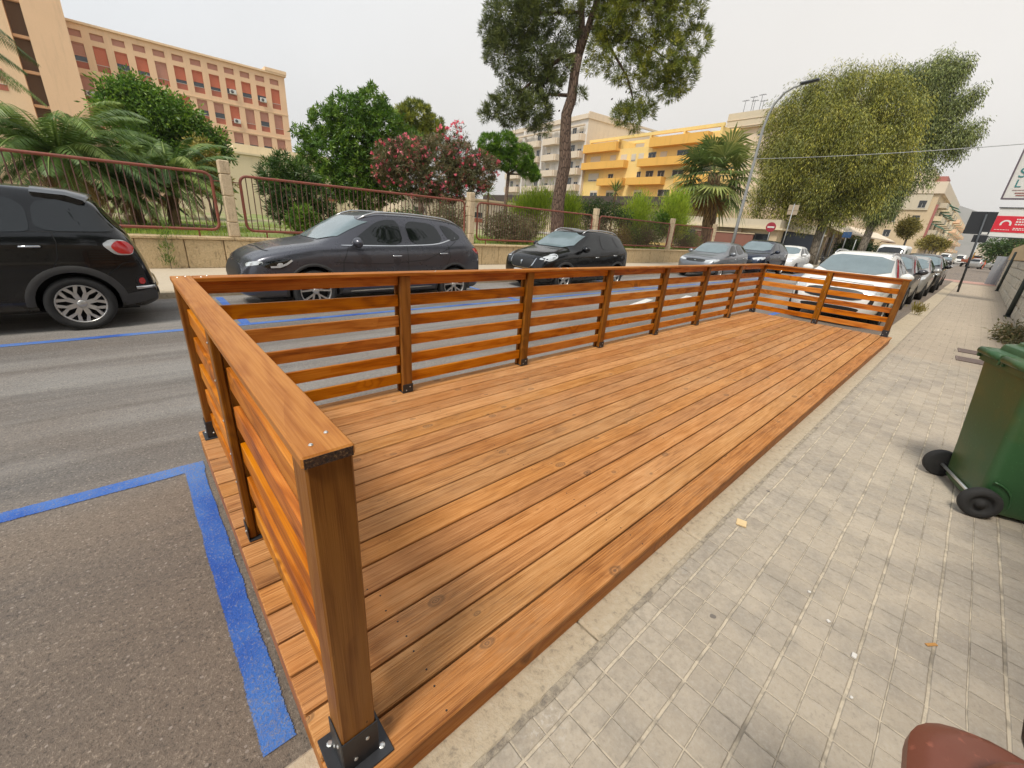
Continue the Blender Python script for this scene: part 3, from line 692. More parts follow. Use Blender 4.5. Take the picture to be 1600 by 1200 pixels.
def wheel(parent, x, y, r, w, style, rimr, simple=False, sgn=-1):
    """tyre with its rim as a child; axle along y, outer face towards sgn"""
    Mx = Matrix.Translation((x, y, r)) @ Matrix.Rotation(rad(90)*(1 if sgn < 0 else -1), 4, 'X')
    mb = MB(); h = w/2
    mb.lathe([(rimr*.94, -h*.9), (r*.90, -h), (r*.975, -h*.82), (r, -h*.5), (r, h*.5), (r*.975, h*.82), (r*.90, h), (rimr*1.06, h*.96), (rimr*.98, h*.80)], 20 if simple else 36, 0, Mx)
    mb.lathe([(0, -h*.3), (rimr*.97, -h*.3)], 20, 1, Mx, False)
    wo = mb.build('wheel', [M_tyre, M_rimdark], parent)
    mb = MB(); z = h*.78
    mb.lathe([(rimr*.985, z*.9), (rimr*.99, z), (rimr*.93, z+.004), (rimr*.90, z-.012), (rimr*.88, -h*.2)], 20 if simple else 36, 0, Mx)
    mb.lathe([(0, z-.006), (rimr*.16, z-.006), (rimr*.2, z-.016), (rimr*.2, z-.05)], 16, 0, Mx)
    ns = {'five': 5, 'petal': 8, 'star': 5, 'ten': 10}[style]
    for k in range(ns):
        a = 2*math.pi*k/ns+.3; R = Matrix.Rotation(a, 4, 'Z')
        def q(pts, zz): return [Mx @ (R @ Vector((px, py, zz-(.02 if px < rimr*.5 else .006)))) for px, py in pts]
        if style == 'petal':
            arms = [[(rimr*.17, -rimr*.10), (rimr*.17, rimr*.10), (rimr*.60, rimr*.11), (rimr*.60, -rimr*.11)],
                    [(rimr*.54, -.008), (rimr*.58, rimr*.12), (rimr*.92, rimr*.34), (rimr*.95, rimr*.16)], [(rimr*.58, -rimr*.12), (rimr*.54, .008), (rimr*.95, -rimr*.16), (rimr*.92, -rimr*.34)]]
        elif style == 'star':
            arms = [[(rimr*.15, -rimr*.10), (rimr*.15, rimr*.02), (rimr*.92, rimr*.34), (rimr*.94, rimr*.24)], [(rimr*.15, -rimr*.02), (rimr*.15, rimr*.10), (rimr*.94, -rimr*.24), (rimr*.92, -rimr*.34)]]
        else:
            b = .14 if style == 'five' else .07
            arms = [[(rimr*.15, -rimr*b*1.15), (rimr*.15, rimr*b*1.15), (rimr*.94, rimr*b), (rimr*.94, -rimr*b)]]
        for am in arms:
            lo = q(am, z-.03); hi = q(am, z); mb.add(lo+hi, [(4, 5, 6, 7), (0, 1, 5, 4), (1, 2, 6, 5), (2, 3, 7, 6), (3, 0, 4, 7)], 0)
    rim = mb.build('rim', [M_alloy, M_blackpl], wo); return wo

def car(name, label, S, X, Y, rz=0.0, group=None, cat='car', zr=Z_ROAD, detail=2):
    root = empty(name, (X, Y, zr), rz, label, cat, group)
    top, belt, wid, wr = S['top'], S['belt'], S['wid'], S['wr']; Ln = S['L']; zs = S.get('zs', .20)
    st = sorted(set([0.0, .03, .10, .22, .42, .7, 1.0]+[p[0] for p in top if .0 < p[0] < Ln]+list(np.arange(1.2, Ln-.55, .30))+[Ln-.42, Ln-.22, Ln-.10, Ln-.03, Ln]))
    st = [x for i, x in enumerate(st) if i == 0 or x-st[i-1] > .022]
    f = lambda t, x: float(interp([p[0] for p in t], [p[1] for p in t], x))
    rings = []
    for x in st:
        zt = f(top, x); zb = min(f(belt, x), zt-.025); w = f(wid, x); r_ = min(f(wr, x), w*.93)
        e = min(x, Ln-x); lo = zs+max(0, .16-e)*.45; crown = min(.05, (zt-zb)*.35)
        z1 = zt-crown
        rings.append([(0, lo), (w*.82, lo), (w*.955, lo+.07), (w*.982, lo+(zb-lo)*.34), (w*1.0, lo+(zb-lo)*.66), (w*.978, zb-.055), (w*.925, zb+.008),
                      (w*.925+(r_-w*.925)*.55, zb+(z1-zb)*.55), (r_, z1), (r_*.82, zt-crown*.32), (r_*.42, zt-.006), (0, zt)])
    n = len(rings[0]); vs = []
    for x, rg in zip(st, rings):
        vs += [(x, -p[0], p[1]) for p in rg]+[(x, p[0], p[1]) for p in rg[1:-1]]
    m = 2*n-2; order = list(range(n))+[n+i for i in range(n-3, -1, -1)]
    fs = []
    for i in range(len(st)-1):
        for k in range(m):
            a, b = order[k], order[(k+1) % m]; fs.append((i*m+a, i*m+b, (i+1)*m+b, (i+1)*m+a))
    fs += [tuple(order)[::-1], tuple((len(st)-1)*m+k for k in order)]
    me = bpy.data.meshes.new('body'); me.from_pydata(vs, [], fs)
    bmx = bmesh.new(); bmx.from_mesh(me); bmesh.ops.recalc_face_normals(bmx, faces=bmx.faces); bmx.to_mesh(me); bmx.free()
    body = bpy.data.objects.new('body', me); COL.objects.link(body)
    md = body.modifiers.new('s', 'SUBSURF'); md.levels = md.render_levels = 2 if detail > 0 else 1
    r = S['r']; cut = MB()
    for wx in S['wheels']:
        cut.lathe([(0, -3), (r+.055, -3), (r+.055, 3), (0, 3)], 32, 0, Matrix.Translation((wx, 0, r+.01)) @ Matrix.Rotation(rad(90), 4, 'X'))
    co = cut.build('cutter', M_seam); bc = bmesh.new(); bc.from_mesh(co.data); bmesh.ops.remove_doubles(bc, verts=bc.verts, dist=1e-4); bmesh.ops.recalc_face_normals(bc, faces=bc.faces); bc.to_mesh(co.data); bc.free()
    bo = body.modifiers.new('b', 'BOOLEAN'); bo.operation = 'DIFFERENCE'; bo.object = co; bo.solver = 'EXACT'
    bpy.context.view_layer.update(); dg = bpy.context.evaluated_depsgraph_get()
    nm = bpy.data.meshes.new_from_object(body.evaluated_get(dg)); body.modifiers.clear(); body.data = nm; nm.name = 'body'
    bpy.data.objects.remove(co); nm.materials.clear(); nm.materials.append(S['paint'])
    nm.polygons.foreach_set('use_smooth', [True]*len(nm.polygons)); nm.polygons.foreach_set('material_index', [0]*len(nm.polygons)); nm.set_sharp_from_angle(angle=rad(38))
    body.parent = root; sf = Surf(nm)
    P = lambda mb, nm_, mats, par=None: mb.build(nm_, mats, par or root)
    # chassis: closes the wheel wells and the underside
    mb = MB(); mb.box((Ln/2, 0, zs+.14), (Ln-.5, S['W']-.62, .30))
    for wx in S['wheels']: mb.box((wx, 0, r+.12), (2*r+.12, S['W']-.62, r*1.3))
    P(mb, 'chassis', M_rimdark)
    hw = S['W']/2
    for wx in S['wheels']:
        for sg in (-1, 1): wheel(root, wx, sg*(hw-.115), r, .215, S.get('rim', 'five'), S.get('rimr', r*.70), detail < 2, sg)
    # glass
    for wl in S['windows']:
        for sg in (-1, 1): P(sf.patch(wl, 1, sg, .006, .05, 2 if detail > 1 else 1), 'side_window', G_dark)
    if 'ws' in S: P(sf.patch(S['ws'], 0, -1, .010, .035 if detail > 1 else .05, 1), 'windscreen', S.get('wsmat', G_ws))
    if 'rw' in S: P(sf.patch(S['rw'], 0, 1, .008, .05), 'rear_window', G_dark)
    if detail >= 1:
        for ln in S.get('seams', []):
            for sg in (-1, 1): P(sf.strip(ln, .009, 1, sg, .002), 'panel_gap', M_seam)
        for ln in S.get('fseams', []): P(sf.strip(ln, .009, 0, -1, .002), 'panel_gap', M_seam)
        for hx, hz in S.get('handles', []):
            for sg in (-1, 1):
                p, nn = sf.hit((hx, hz), 1, sg); mb = MB(); mb.tube([p+Vector((-.10, 0, -.004))+nn*.008, p+Vector((-.085, 0, 0))+nn*.03, p+Vector((.08, 0, .006))+nn*.03, p+Vector((.10, 0, .004))+nn*.008], [.008, .013, .013, .007], 8)
                P(mb, 'door_handle', S.get('handlemat', M_chrome))
        if 'mirror' in S:
            mxx, mz = S['mirror']
            for sg in (-1, 1):
                mb = MB(); by = sg*(f(wid, mxx)*.93); c = Vector((mxx, by+sg*.15, mz+.03))
                vs2 = []; nu, nv = 12, 8
                for a in range(nv+1):
                    th = math.pi*a/nv
                    for b in range(nu):
                        p_ = 2*math.pi*b/nu; xx = math.sin(th)*math.cos(p_); zz = math.sin(th)*math.sin(p_); yy = math.cos(th)
                        vs2.append(c+Vector((xx*.115*(1 if xx < 0 else .6), yy*.135, zz*.10*(1-.2*abs(yy)))))
                mb.add(vs2, [(a*nu+b, a*nu+(b+1) % nu, (a+1)*nu+(b+1) % nu, (a+1)*nu+b) for a in range(nv) for b in range(nu)], 0, True)
                mb.tube([c+Vector((.02, -sg*.16, -.06)), c+Vector((0, -sg*.04, -.05))], [.035, .03], 8, 1)
                P(mb, 'wing_mirror', [S.get('mirmat', S['paint']), M_blackpl])
        if 'rails' in S:
            for sg in (-1, 1):
                mb = MB(); pts = []
                xs = np.linspace(S['rails'][0], S['rails'][1], 14)
                for i, x in enumerate(xs):
                    q = sf.hit((x, sg*f(wr, x)*.93), 2, 1)[0]; u = min(i, 13-i); pts.append(q+Vector((0, 0, (.0, .035, .05)[min(u, 2)])))
                mb.tube(pts, .016, 8); P(mb, 'roof_rail', S.get('railmat', M_rail))
    if S.get('clad'):
        d = S['clad']
        for sg in (-1, 1):
            mb = MB()
            for wx in S['wheels']:
                arc = [(wx+(r+.055+d/2)*math.cos(a), r+.01+(r+.055+d/2)*math.sin(a)) for a in np.linspace(-.35, math.pi+.35, 26)]
                arc = [p for p in arc if p[1] > zs+.05]; sf.strip(arc, d, 1, sg, .006, mb, 0, .05, .012)
            a, b = S['wheels']; sf.strip([(a+r+.06, zs+.10), (b-r-.06, zs+.10)], .17, 1, sg, .006, mb, 0, .06, .012)
            P(mb, 'cladding', M_clad)
    for nm_, mat, poly, axis, sgns in S.get('extra', []):
        for sg in sgns:
            pl = [(-q[0], q[1]) for q in poly] if (axis == 0 and sg == 'm') else poly
            s_ = S['face'] if axis == 0 and sg in ('m', 'p') else sg
            P(sf.patch(pl, axis, s_, .006 if nm_ != 'badge' else .012, .05), nm_, mat)
    for nm_, mat, poly in S.get('rear', []):
        P(sf.patch(poly, 0, 1, .006, .05), nm_, mat)
    return root, sf

def lights(poly): return [(q[0], q[1]) for q in poly]
def mir(poly): return [(-q[0], q[1]) for q in poly]

# --- black rounded mini people carrier, only its rear half in the photograph
S1 = dict(L=4.36, W=1.88, paint=P_black, r=.345, rimr=.255, rim='petal', wheels=(.93, 3.545), zs=.22, face=-1,
    top=[(0, .62), (.05, .80), (.3, .98), (.9, 1.10), (1.2, 1.16), (1.9, 1.60), (2.5, 1.74), (3.1, 1.755), (3.45, 1.745), (3.75, 1.70), (3.90, 1.62), (4.03, 1.40), (4.18, 1.18), (4.27, .96), (4.33, .70), (4.36, .52)],
    belt=[(0, .6), (.3, .93), (1.2, 1.10), (2.5, 1.19), (3.5, 1.235), (4.0, 1.22), (4.2, 1.08), (4.36, .48)],
    wid=[(0, .55), (.08, .72), (.3, .87), (.9, .94), (2, .945), (3.6, .945), (4.0, .90), (4.2, .83), (4.30, .75), (4.36, .66)],
    wr=[(0, .4), (1.2, .76), (2, .68), (3.4, .69), (3.75, .67), (3.95, .68), (4.2, .68), (4.36, .5)],
    windows=[[(1.55, 1.20), (2.0, 1.50), (2.30, 1.60), (2.32, 1.20)], [(2.40, 1.20), (2.40, 1.61), (2.95, 1.64), (3.20, 1.60), (3.31, 1.50), (3.30, 1.25), (3.22, 1.225)],
             [(3.33, 1.245), (3.36, 1.57), (3.60, 1.615), (3.84, 1.60), (3.96, 1.42), (4.07, 1.27), (3.95, 1.25)]],
    ws=[(-.72, 1.18), (.72, 1.18), (.60, 1.60), (-.60, 1.60)], rw=[(-.66, 1.20), (.66, 1.20), (.62, 1.60), (-.62, 1.60)],
    seams=[[(3.47, 1.24), (3.49, 1.12), (3.46, .93), (3.37, .76)], [(2.36, 1.2), (2.36, .35)], [(1.5, 1.15), (1.42, .4)], [(1.5, 1.205), (4.02, 1.245)], [(3.86, .70), (4.05, .86), (4.25, .90)]],
    handles=[(3.26, 1.06), (2.12, 1.03)], mirror=(1.65, 1.22), clad=.085)
c1, sf1 = car('parked_car', 'glossy black rounded family car with oval red tail lamp, cut off at the left', S1, -4.31, 5.44, detail=2, group='cars parked along the far kerb')
def sub(mb, name, mats, parent): return mb.build(name, mats, parent)
for sg in (-1, 1):
    t_ = sub(sf1.patch([(3.885, 1.10), (3.98, 1.165), (4.12, 1.15), (4.20, 1.06), (4.17, .965), (4.00, .965)], 1, sg, .007, .03), 'tail_lamp', M_lampw, c1)
    sub(sf1.patch([(3.965, 1.07), (4.03, 1.145), (4.13, 1.135), (4.195, 1.06), (4.165, .975), (4.03, .985)], 1, sg, .013, .03), 'red_lens', M_red, t_)
    f_ = sub(sf1.patch([(4.13, .62), (4.17, .69), (4.24, .68), (4.255, .60), (4.22, .545), (4.16, .55)], 1, sg, .006, .02), 'rear_reflector', M_blackpl, c1)
    sub(sf1.patch([(4.16, .615), (4.18, .66), (4.225, .655), (4.235, .60), (4.21, .57), (4.175, .575)], 1, sg, .011, .02), 'red_lens', M_red, f_)
mb = MB()
for sg in (-1, 1): sf1.strip([(3.93, .36), (4.05, .38), (4.2, .41), (4.32, .43)], .15, 1, sg, .008, mb, 0, .04, .014)
sf1.strip([(-.62, .42), (.62, .42)], .15, 0, 1, .010, mb, 0, .06, .014); sub(mb, 'rear_bumper_skirt', M_clad, c1)
mb = MB(); sf1.strip([(-.70, .525), (-.3, .52), (.3, .52), (.70, .525)], .045, 0, 1, .014, mb, 0, .05, .02)
for sg in (-1, 1): sf1.strip([(4.12, .525), (4.22, .525), (4.32, .525)], .04, 1, sg, .014, mb, 0, .03, .02)
sub(mb, 'bumper_trim', M_chrome, c1)
mb = MB()
vs = []
prof = [(3.38, 1.757), (3.68, 1.742), (3.90, 1.690), (3.915, 1.668), (3.80, 1.60), (3.45, 1.56)]
for y in np.linspace(-.71, .71, 13):
    dz = -.075*(abs(y)/.71)**4; dx = -.07*(abs(y)/.71)**2
    vs += [(x+dx*(1 if x > 3.7 else 0), y, z+dz) for x, z in prof]
k = len(prof); mb.add(vs, [(i*k+j, i*k+(j+1) % k, (i+1)*k+(j+1) % k, (i+1)*k+j) for i in range(12) for j in range(k)]+[tuple(range(k)), tuple(range(12*k, 13*k))[::-1]], 0, False)
sub(mb, 'roof_spoiler', P_black, c1)
mb = MB(); mb.tube([(4.06, .0, 1.265), (4.13, .02, 1.27)], .02, 8); mb.tube([(4.12, .02, 1.275), (4.03, -.2, 1.36), (3.98, -.42, 1.43)], .008, 6); sub(mb, 'rear_wiper', M_blackpl, c1)
mb = MB(); sf1.patch([(-.26, .72), (.26, .72), (.26, .83), (-.26, .83)], 0, 1, .012, .06, 0, mb); sub(mb, 'number_plate', M_plate, c1)
mb = MB(); mb.tube([(2.7, -.25, 1.74), (2.82, -.25, 1.80), (3.15, -.25, 2.02)], [.03, .008, .003], 6); sub(mb, 'aerial', M_blackpl, c1)

def suv(Ln, W, Hh, k=1.0, **kw):
    """upright five door profile scaled to length and height"""
    q = Ln/4.6; h = Hh/1.72
    d = dict(L=Ln, W=W, zs=.23*h, face=-1,
        top=[(a*q, b*h) for a, b in [(0, .60), (.04, .80), (.20, .95), (.58, 1.07), (1.05, 1.155), (1.22, 1.19), (1.95, 1.63), (2.35, 1.715), (2.9, 1.72), (3.55, 1.69), (4.12, 1.60), (4.22, 1.52), (4.48, 1.15), (4.56, .92), (4.6, .62)]],
        belt=[(a*q, b*h) for a, b in [(0, .58), (.2, .88), (.6, .99), (1.2, 1.09), (2.6, 1.13), (3.6, 1.18), (4.2, 1.22), (4.5, 1.05), (4.6, .58)]],
        wid=[(a*q, b*W/2) for a, b in [(0, .60), (.06, .76), (.2, .88), (.6, .965), (1.2, .99), (3.6, .99), (4.1, .955), (4.4, .88), (4.52, .80), (4.6, .70)]],
        wr=[(a*q, b*W/2) for a, b in [(0, .45), (.6, .70), (1.2, .80), (1.95, .66), (2.6, .65), (3.7, .64), (4.2, .62), (4.6, .5)]],
        ws=[(-.79*W/2, 1.195*h), (.79*W/2, 1.195*h), (.67*W/2, 1.61*h), (-.67*W/2, 1.61*h)],
        rw=[(-.62*W/2, 1.20*h), (.62*W/2, 1.20*h), (.56*W/2, 1.50*h), (-.56*W/2, 1.50*h)],
        windows=[[(a*q, b*h) for a, b in pl] for pl in ([(1.63, 1.145), (1.88, 1.32), (2.20, 1.535), (2.38, 1.59), (2.64, 1.595), (2.66, 1.145)], [(2.77, 1.60), (3.42, 1.57), (3.55, 1.22), (2.81, 1.16)], [(3.52, 1.565), (3.78, 1.52), (4.02, 1.32), (3.70, 1.235)])],
        seams=[[(a*q, b*h) for a, b in pl] for pl in ([(2.71, 1.14), (2.72, .7), (2.70, .36)], [(1.62, 1.12), (1.50, .85), (1.46, .36)], [(3.62, 1.19), (3.66, .95), (3.55, .72)])],
        handles=[(2.49*q, .955*h), (3.50*q, 1.01*h)], mirror=(1.74*q, 1.16*h), wheels=(.90*q, 3.63*q), r=.35*h, rim='five', clad=.06)
    d['fseams'] = [[(-.66*W/2, 1.0*h), (0, 1.02*h), (.66*W/2, 1.0*h)]]
    d.update(kw); return d
def front(S, lamp, grille, plate=None, lampmat=None, extra=()):
    q = []
    S.setdefault('extra', []); S['face'] = -1
    S['extra'] += [('headlight', lampmat or M_lampw, lamp, 0, ('p', 'm')), ('grille', M_blackpl, grille, 0, ('p',))]
    if plate: S['extra'].append(('number_plate', M_plate, plate, 0, ('p',)))
    S['extra'] += list(extra)
    return S
def rearlamps(S, poly):
    S.setdefault('extra', []); S['extra'].append(('tail_lamp', M_red, poly, 1, (-1, 1))); return S

# --- graphite SUV
S2 = suv(4.9, 1.97, 1.75, paint=P_grey, rim='star', rails=(2.05, 4.30), wheels=(1.08, 4.02), r=.365, rimr=.27, clad=.05)
front(S2, [(.62, .82), (.86, .88), (.88, .82), (.70, .77)], [(-.55, .50), (.55, .50), (.60, .68), (.40, .80), (-.40, .80), (-.60, .68)], [(-.25, .42), (.25, .42), (.25, .53), (-.25, .53)])
rearlamps(S2, [(4.50, 1.14), (4.80, 1.15), (4.84, .97), (4.66, 1.04)])
S2['extra'] += [('headlight', G_dark, [(.22, .83), (.62, .915), (.76, .905), (.60, .76), (.40, .76)], 1, (-1, 1)), ('window_trim', M_chrome, [(1.60, 1.140), (2.7, 1.150), (3.62, 1.195), (4.10, 1.335), (4.11, 1.352), (3.60, 1.212), (2.7, 1.166), (1.60, 1.156)], 1, (-1, 1)),
                ('sill_strip', M_chrome, [(1.70, .325), (3.45, .355), (3.45, .378), (1.70, .35)], 1, (-1, 1))]
S2['seams'].append([(1.45, .86), (2.4, .83), (3.3, .90), (3.75, 1.08), (4.1, 1.28)])
c2, sf2 = car('parked_car', 'dark graphite SUV with silver roof rails parked beyond the long railing', S2, 1.10, 5.46, group='cars parked along the far kerb')

for sg in (-1, 1):
    sub(sf2.strip([(.42, .785), (.55, .79), (.66, .835), (.745, .895)], .030, 1, sg, .011, None, 0, .02), 'daytime_lamp', M_lampw, c2)
    sub(sf2.patch([(.50, .81), (.54, .85), (.60, .85), (.60, .81), (.55, .80)], 1, sg, .011, .02, 2), 'lamp_lens', M_lampw, c2)
# --- small black SUV
S3 = suv(4.25, 1.86, 1.70, paint=P_black, rim='five', rails=(1.9, 3.7), wheels=(.90, 3.42), r=.345, clad=.075)
front(S3, [(.56, .86), (.66, .97), (.82, .99), (.84, .93), (.70, .85)], [(-.42, .70), (-.30, .60), (.30, .60), (.42, .70), (.45, .86), (-.45, .86)], [(-.26, .46), (.26, .46), (.26, .56), (-.26, .56)])
S3['extra'] += [('headlight', M_lampw, [(.16, .86), (.45, 1.0), (.62, 1.03), (.58, .92), (.30, .82)], 1, (-1, 1)),
                ('grille_frame', M_chrome, [(-.46, .70), (-.31, .585), (.31, .585), (.46, .70), (.49, .885), (.465, .885), (.43, .71), (.30, .605), (-.30, .605), (-.43, .71), (-.465, .885), (-.49, .885)], 0, ('p',)),
                ('badge', M_chrome, [(-.03, .69), (.0, .68), (.035, .72), (.02, .75), (.04, .78), (.0, .80), (-.04, .79), (-.015, .75)], 0, ('p',))]
c3, _ = car('parked_car', 'small glossy black SUV with chrome grille and roof bars beside the pine trunk', S3, 8.05, 5.50, group='cars parked along the far kerb')
rearlamps(S3, [(3.9, 1.1), (4.15, 1.1), (4.2, .9), (4.0, .92)])
# --- grey hatchback
def hatch(Ln, W, Hh, **kw):
    S = suv(Ln, W, Hh, clad=0, **kw); return S
S4 = hatch(4.2, 1.86, 1.60, paint=P_silver, r=.325)
front(S4, [(.42, .80), (.80, .88), (.86, .80), (.50, .74)], [(-.42, .72), (.42, .72), (.44, .84), (-.44, .84)], [(-.26, .42), (.26, .42), (.26, .53), (-.26, .53)])
S4['extra'] += [('headlight', M_lampw, [(.14, .80), (.5, .90), (.55, .83), (.2, .74)], 1, (-1, 1)), ('badge', M_chrome, [(-.05, .76), (.05, .76), (.05, .81), (-.05, .81)], 0, ('p',)), ('lower_grille', M_blackpl, [(-.6, .30), (.6, .30), (.55, .40), (-.55, .40)], 0, ('p',))]
c4, _ = car('parked_car', 'mid grey hatchback with black front band, parked before the dark blue SUV', S4, 18.75, 5.45, group='cars parked along the far kerb', detail=1)
S5 = suv(4.6, 1.96, 1.84, paint=P_blue, r=.37)
front(S5, [(.40, .92), (.84, 1.0), (.88, .90), (.50, .84)], [(-.45, .66), (.45, .66), (.5, .82), (-.5, .82)], [(-.26, .48), (.26, .48), (.26, .58), (-.26, .58)])
S5['extra'] += [('headlight', M_lampw, [(.15, .92), (.5, 1.02), (.56, .94), (.25, .84)], 1, (-1, 1))]
c5, _ = car('parked_car', 'dark blue SUV between the grey hatchback and a small white car', S5, 24.3, 5.40, group='cars parked along the far kerb', detail=1)
S6 = hatch(3.85, 1.75, 1.66, paint=P_white, r=.31)
front(S6, [(.42, .80), (.70, .93), (.78, .88), (.60, .74)], [(-.40, .50), (.40, .50), (.42, .64), (-.42, .64)], [(-.26, .40), (.26, .40), (.26, .5), (-.26, .5)])
c6, _ = car('parked_car', 'small white city car behind the dark blue SUV on the far side', S6, 29.9, 5.3, group='cars parked along the far kerb', detail=1)

# --- near row behind the platform
S7 = suv(4.55, 1.95, 1.71, paint=P_white, r=.36, rails=(2.0, 3.9))
front(S7, [(.58, .80), (.62, .89), (.90, .93), (.93, .88), (.80, .80)], [(-.60, .62), (.60, .62), (.56, .86), (-.56, .86)], [(-.26, .50), (.26, .50), (.26, .61), (-.26, .61)],
      extra=[('lower_grille', M_blackpl, [(-.52, .33), (.52, .33), (.62, .47), (-.62, .47)], 0, ('p',)), ('fog_lamp', M_blackpl, [(.68, .52), (.74, .76), (.80, .76), (.78, .52)], 0, ('p', 'm')), ('badge', M_chrome, [(-.05, .88), (.05, .88), (.05, .955), (-.05, .955)], 0, ('p',)),
             ('headlight', M_lampw, [(.16, .84), (.5, .94), (.56, .90), (.25, .80)], 1, (-1, 1))])
GN = 'cars parked along the near kerb'
c7, _ = car('parked_car', 'white SUV nose-on right behind the far railing of the platform', S7, 12.15, -1.06, group=GN)
S8 = suv(4.3, 1.86, 1.72, paint=P_dgrey, r=.345, clad=0); front(S8, [(.45, .84), (.80, .95), (.86, .88), (.58, .78)], [(-.45, .55), (.45, .55), (.45, .75), (-.45, .75)])
c8, _ = car('parked_car', 'dark grey people carrier directly behind the white SUV', S8, 17.45, -1.02, group=GN, detail=1)
S9 = hatch(4.3, 1.86, 1.66, paint=P_lgrey, r=.335); front(S9, [(.45, .82), (.80, .92), (.86, .84), (.58, .76)], [(-.45, .55), (.45, .55), (.45, .75), (-.45, .75)])
c9, _ = car('parked_car', 'pale grey car squeezed between a dark grey and a black car', S9, 22.7, -1.10, group=GN, detail=1)
S10 = suv(4.5, 1.95, 1.78, paint=P_black, r=.36); front(S10, [(.42, .90), (.84, 1.0), (.88, .88), (.52, .82)], [(-.5, .55), (.5, .55), (.5, .78), (-.5, .78)], [(-.26, .44), (.26, .44), (.26, .54), (-.26, .54)])
S10['extra'] += [('headlight', M_lampw, [(.15, .9), (.5, 1.0), (.56, .92), (.25, .82)], 1, (-1, 1))]
c10, _ = car('parked_car', 'black SUV with bright headlamps, last of the near row before the crossing', S10, 28.3, -1.12, group=GN, detail=1)
# ================================================================== garden wall, fence, planting
def stonemat(name, a, b, j, sx=.55, sy=.36, rough=True):
    t = NT(name); P = t.obj(); n = t.noise(P, 2.2, 5, .65); n2 = t.noise(P, 26, 4, .7); n3 = t.noise(t.scale(P, (1, 1, .35)), 14, 4, .7)
    c = t.mix(n, a, b); c = t.mix(t.rng(n2, .42, .7, 0, .55), c, tuple(min(1, x*1.28) for x in b)); c = t.mix(t.rng(n3, .47, .33, 0, .55), c, j)
    t.bump(t.math('ADD', n2, t.math('MULTIPLY', n3, .8)), 1.0, .035 if rough else .01); return t.fin(c, .92)
M_tuff = stonemat('tuff_stone', (.52, .375, .20), (.62, .47, .275), (.20, .135, .075))
M_pillar = stonemat('pillar_stone', (.50, .375, .235), (.58, .46, .31), (.24, .17, .10), rough=False)
M_joint = plain('wall_joint', (.16, .11, .065), .95)
WY = 9.90
wall = empty('garden_wall', (10, WY+.2, Z_FAR), 0, 'low rough tuff stone garden wall with tall square pillars along the far pavement', 'wall')
def wl(mb, name, mats, parent=wall):
    o = mb.build(name, mats, None); o.data.transform(Matrix.Translation((-10, -WY-.2, -Z_FAR))); o.parent = parent; return o
mb = MB(); rr = random.Random(5); x = -22.0
while x < 30.6:
    w = rr.uniform(.75, .95); mb.box((x+w/2, WY+.2+rr.uniform(-.012, .012), .25), (w-.014, .40, .70), 0, bev=.02); x += w
mb.box((4.3, WY+.22, .25), (52.6, .36, .66), 1); wl(mb, 'wall_blocks', [M_tuff, M_joint])
mb = MB(); x = -22.0
while x < 30.6:
    w = rr.uniform(1.0, 1.4); mb.box((x+w/2, WY+.2+rr.uniform(-.008, .008), .635), (w-.012, .46, .075), 0, bev=.015); x += w
wl(mb, 'coping', M_tuff)
PILX = [-5.62, 2.02, 9.64, 17.22, 24.85, 30.9]
for px in PILX:
    mb = MB(); z = .675
    for k, hh in enumerate((.36, .62, .50, .31)):
        mb.box((px+rr.uniform(-.008, .008), WY+.20, z+hh/2), (.235+rr.uniform(-.01, .01), .25, hh-.008), 0, bev=.018); z += hh
    wl(mb, 'pillar', M_pillar)
def rustmat(name, a, b):
    t = NT(name); P = t.obj(); n = t.noise(P, 7, 5, .7); n2 = t.noise(P, 55, 3, .7); c = t.mix(t.rng(n, .4, .62), a, b); c = t.mix(t.rng(n2, .55, .7, 0, .6), c, (.10, .045, .025))
    t.bump(n2, .4, .004); return t.fin(c, .62)
M_rust = rustmat('red_oxide_paint', (.25, .060, .035), (.19, .062, .040)); M_rustbar = rustmat('rusty_bars', (.135, .060, .042), (.085, .046, .036))
def fence_panel(x0, x1, label):
    e = empty('fence_panel', ((x0+x1)/2, WY+.16, .66), 0, label, 'fence', 'railing panels along the garden wall'); cx = (x0+x1)/2; a, b = x0-cx, x1-cx; zl, zh = .18, 1.49; r = .17
    mb = MB(); pts = []
    for (cx_, cz_, a0) in ((a+r, zl+r, 180), (b-r, zl+r, 270), (b-r, zh-r, 0), (a+r, zh-r, 90)):
        for k in range(6):
            t = rad(a0+k*18); pts.append((cx_+r*math.cos(t), 0, cz_+r*math.sin(t)))
    pts.append(pts[0]); mb.tube(pts, .034, 10, cap=False)
    for xx in (a+.45, 0, b-.45): mb.tube([(xx, 0, -.02), (xx, 0, zl)], .02, 6)
    mb.tube([(a-.16, .0, .82+.5), (a, 0, 1.32)], .014, 6); mb.tube([(b, 0, 1.32), (b+.16, 0, 1.32)], .014, 6)
    mb.build('frame', M_rust, e)
    mb = MB(); n = int((b-a)/.132)
    for k in range(1, n):
        xx = a+(b-a)*k/n; mb.tube([(xx+random.uniform(-.004, .004), random.uniform(-.004, .004), zl), (xx+random.uniform(-.006, .006), random.uniform(-.01, .01), zh)], .0125, 5, cap=False)
    mb.build('bars', M_rustbar, e); return e
for i, (a, b) in enumerate(zip(PILX[:-1], PILX[1:])):
    fence_panel(a+.30, b-.30, ['rusty red railing panel behind the black people carrier', 'rusty red railing panel behind the graphite SUV', 'rusty railing panel crossing the pine trunk', 'rusty railing panel behind the yucca, between two stone pillars', 'short rusty railing panel before the fan palm'][i])

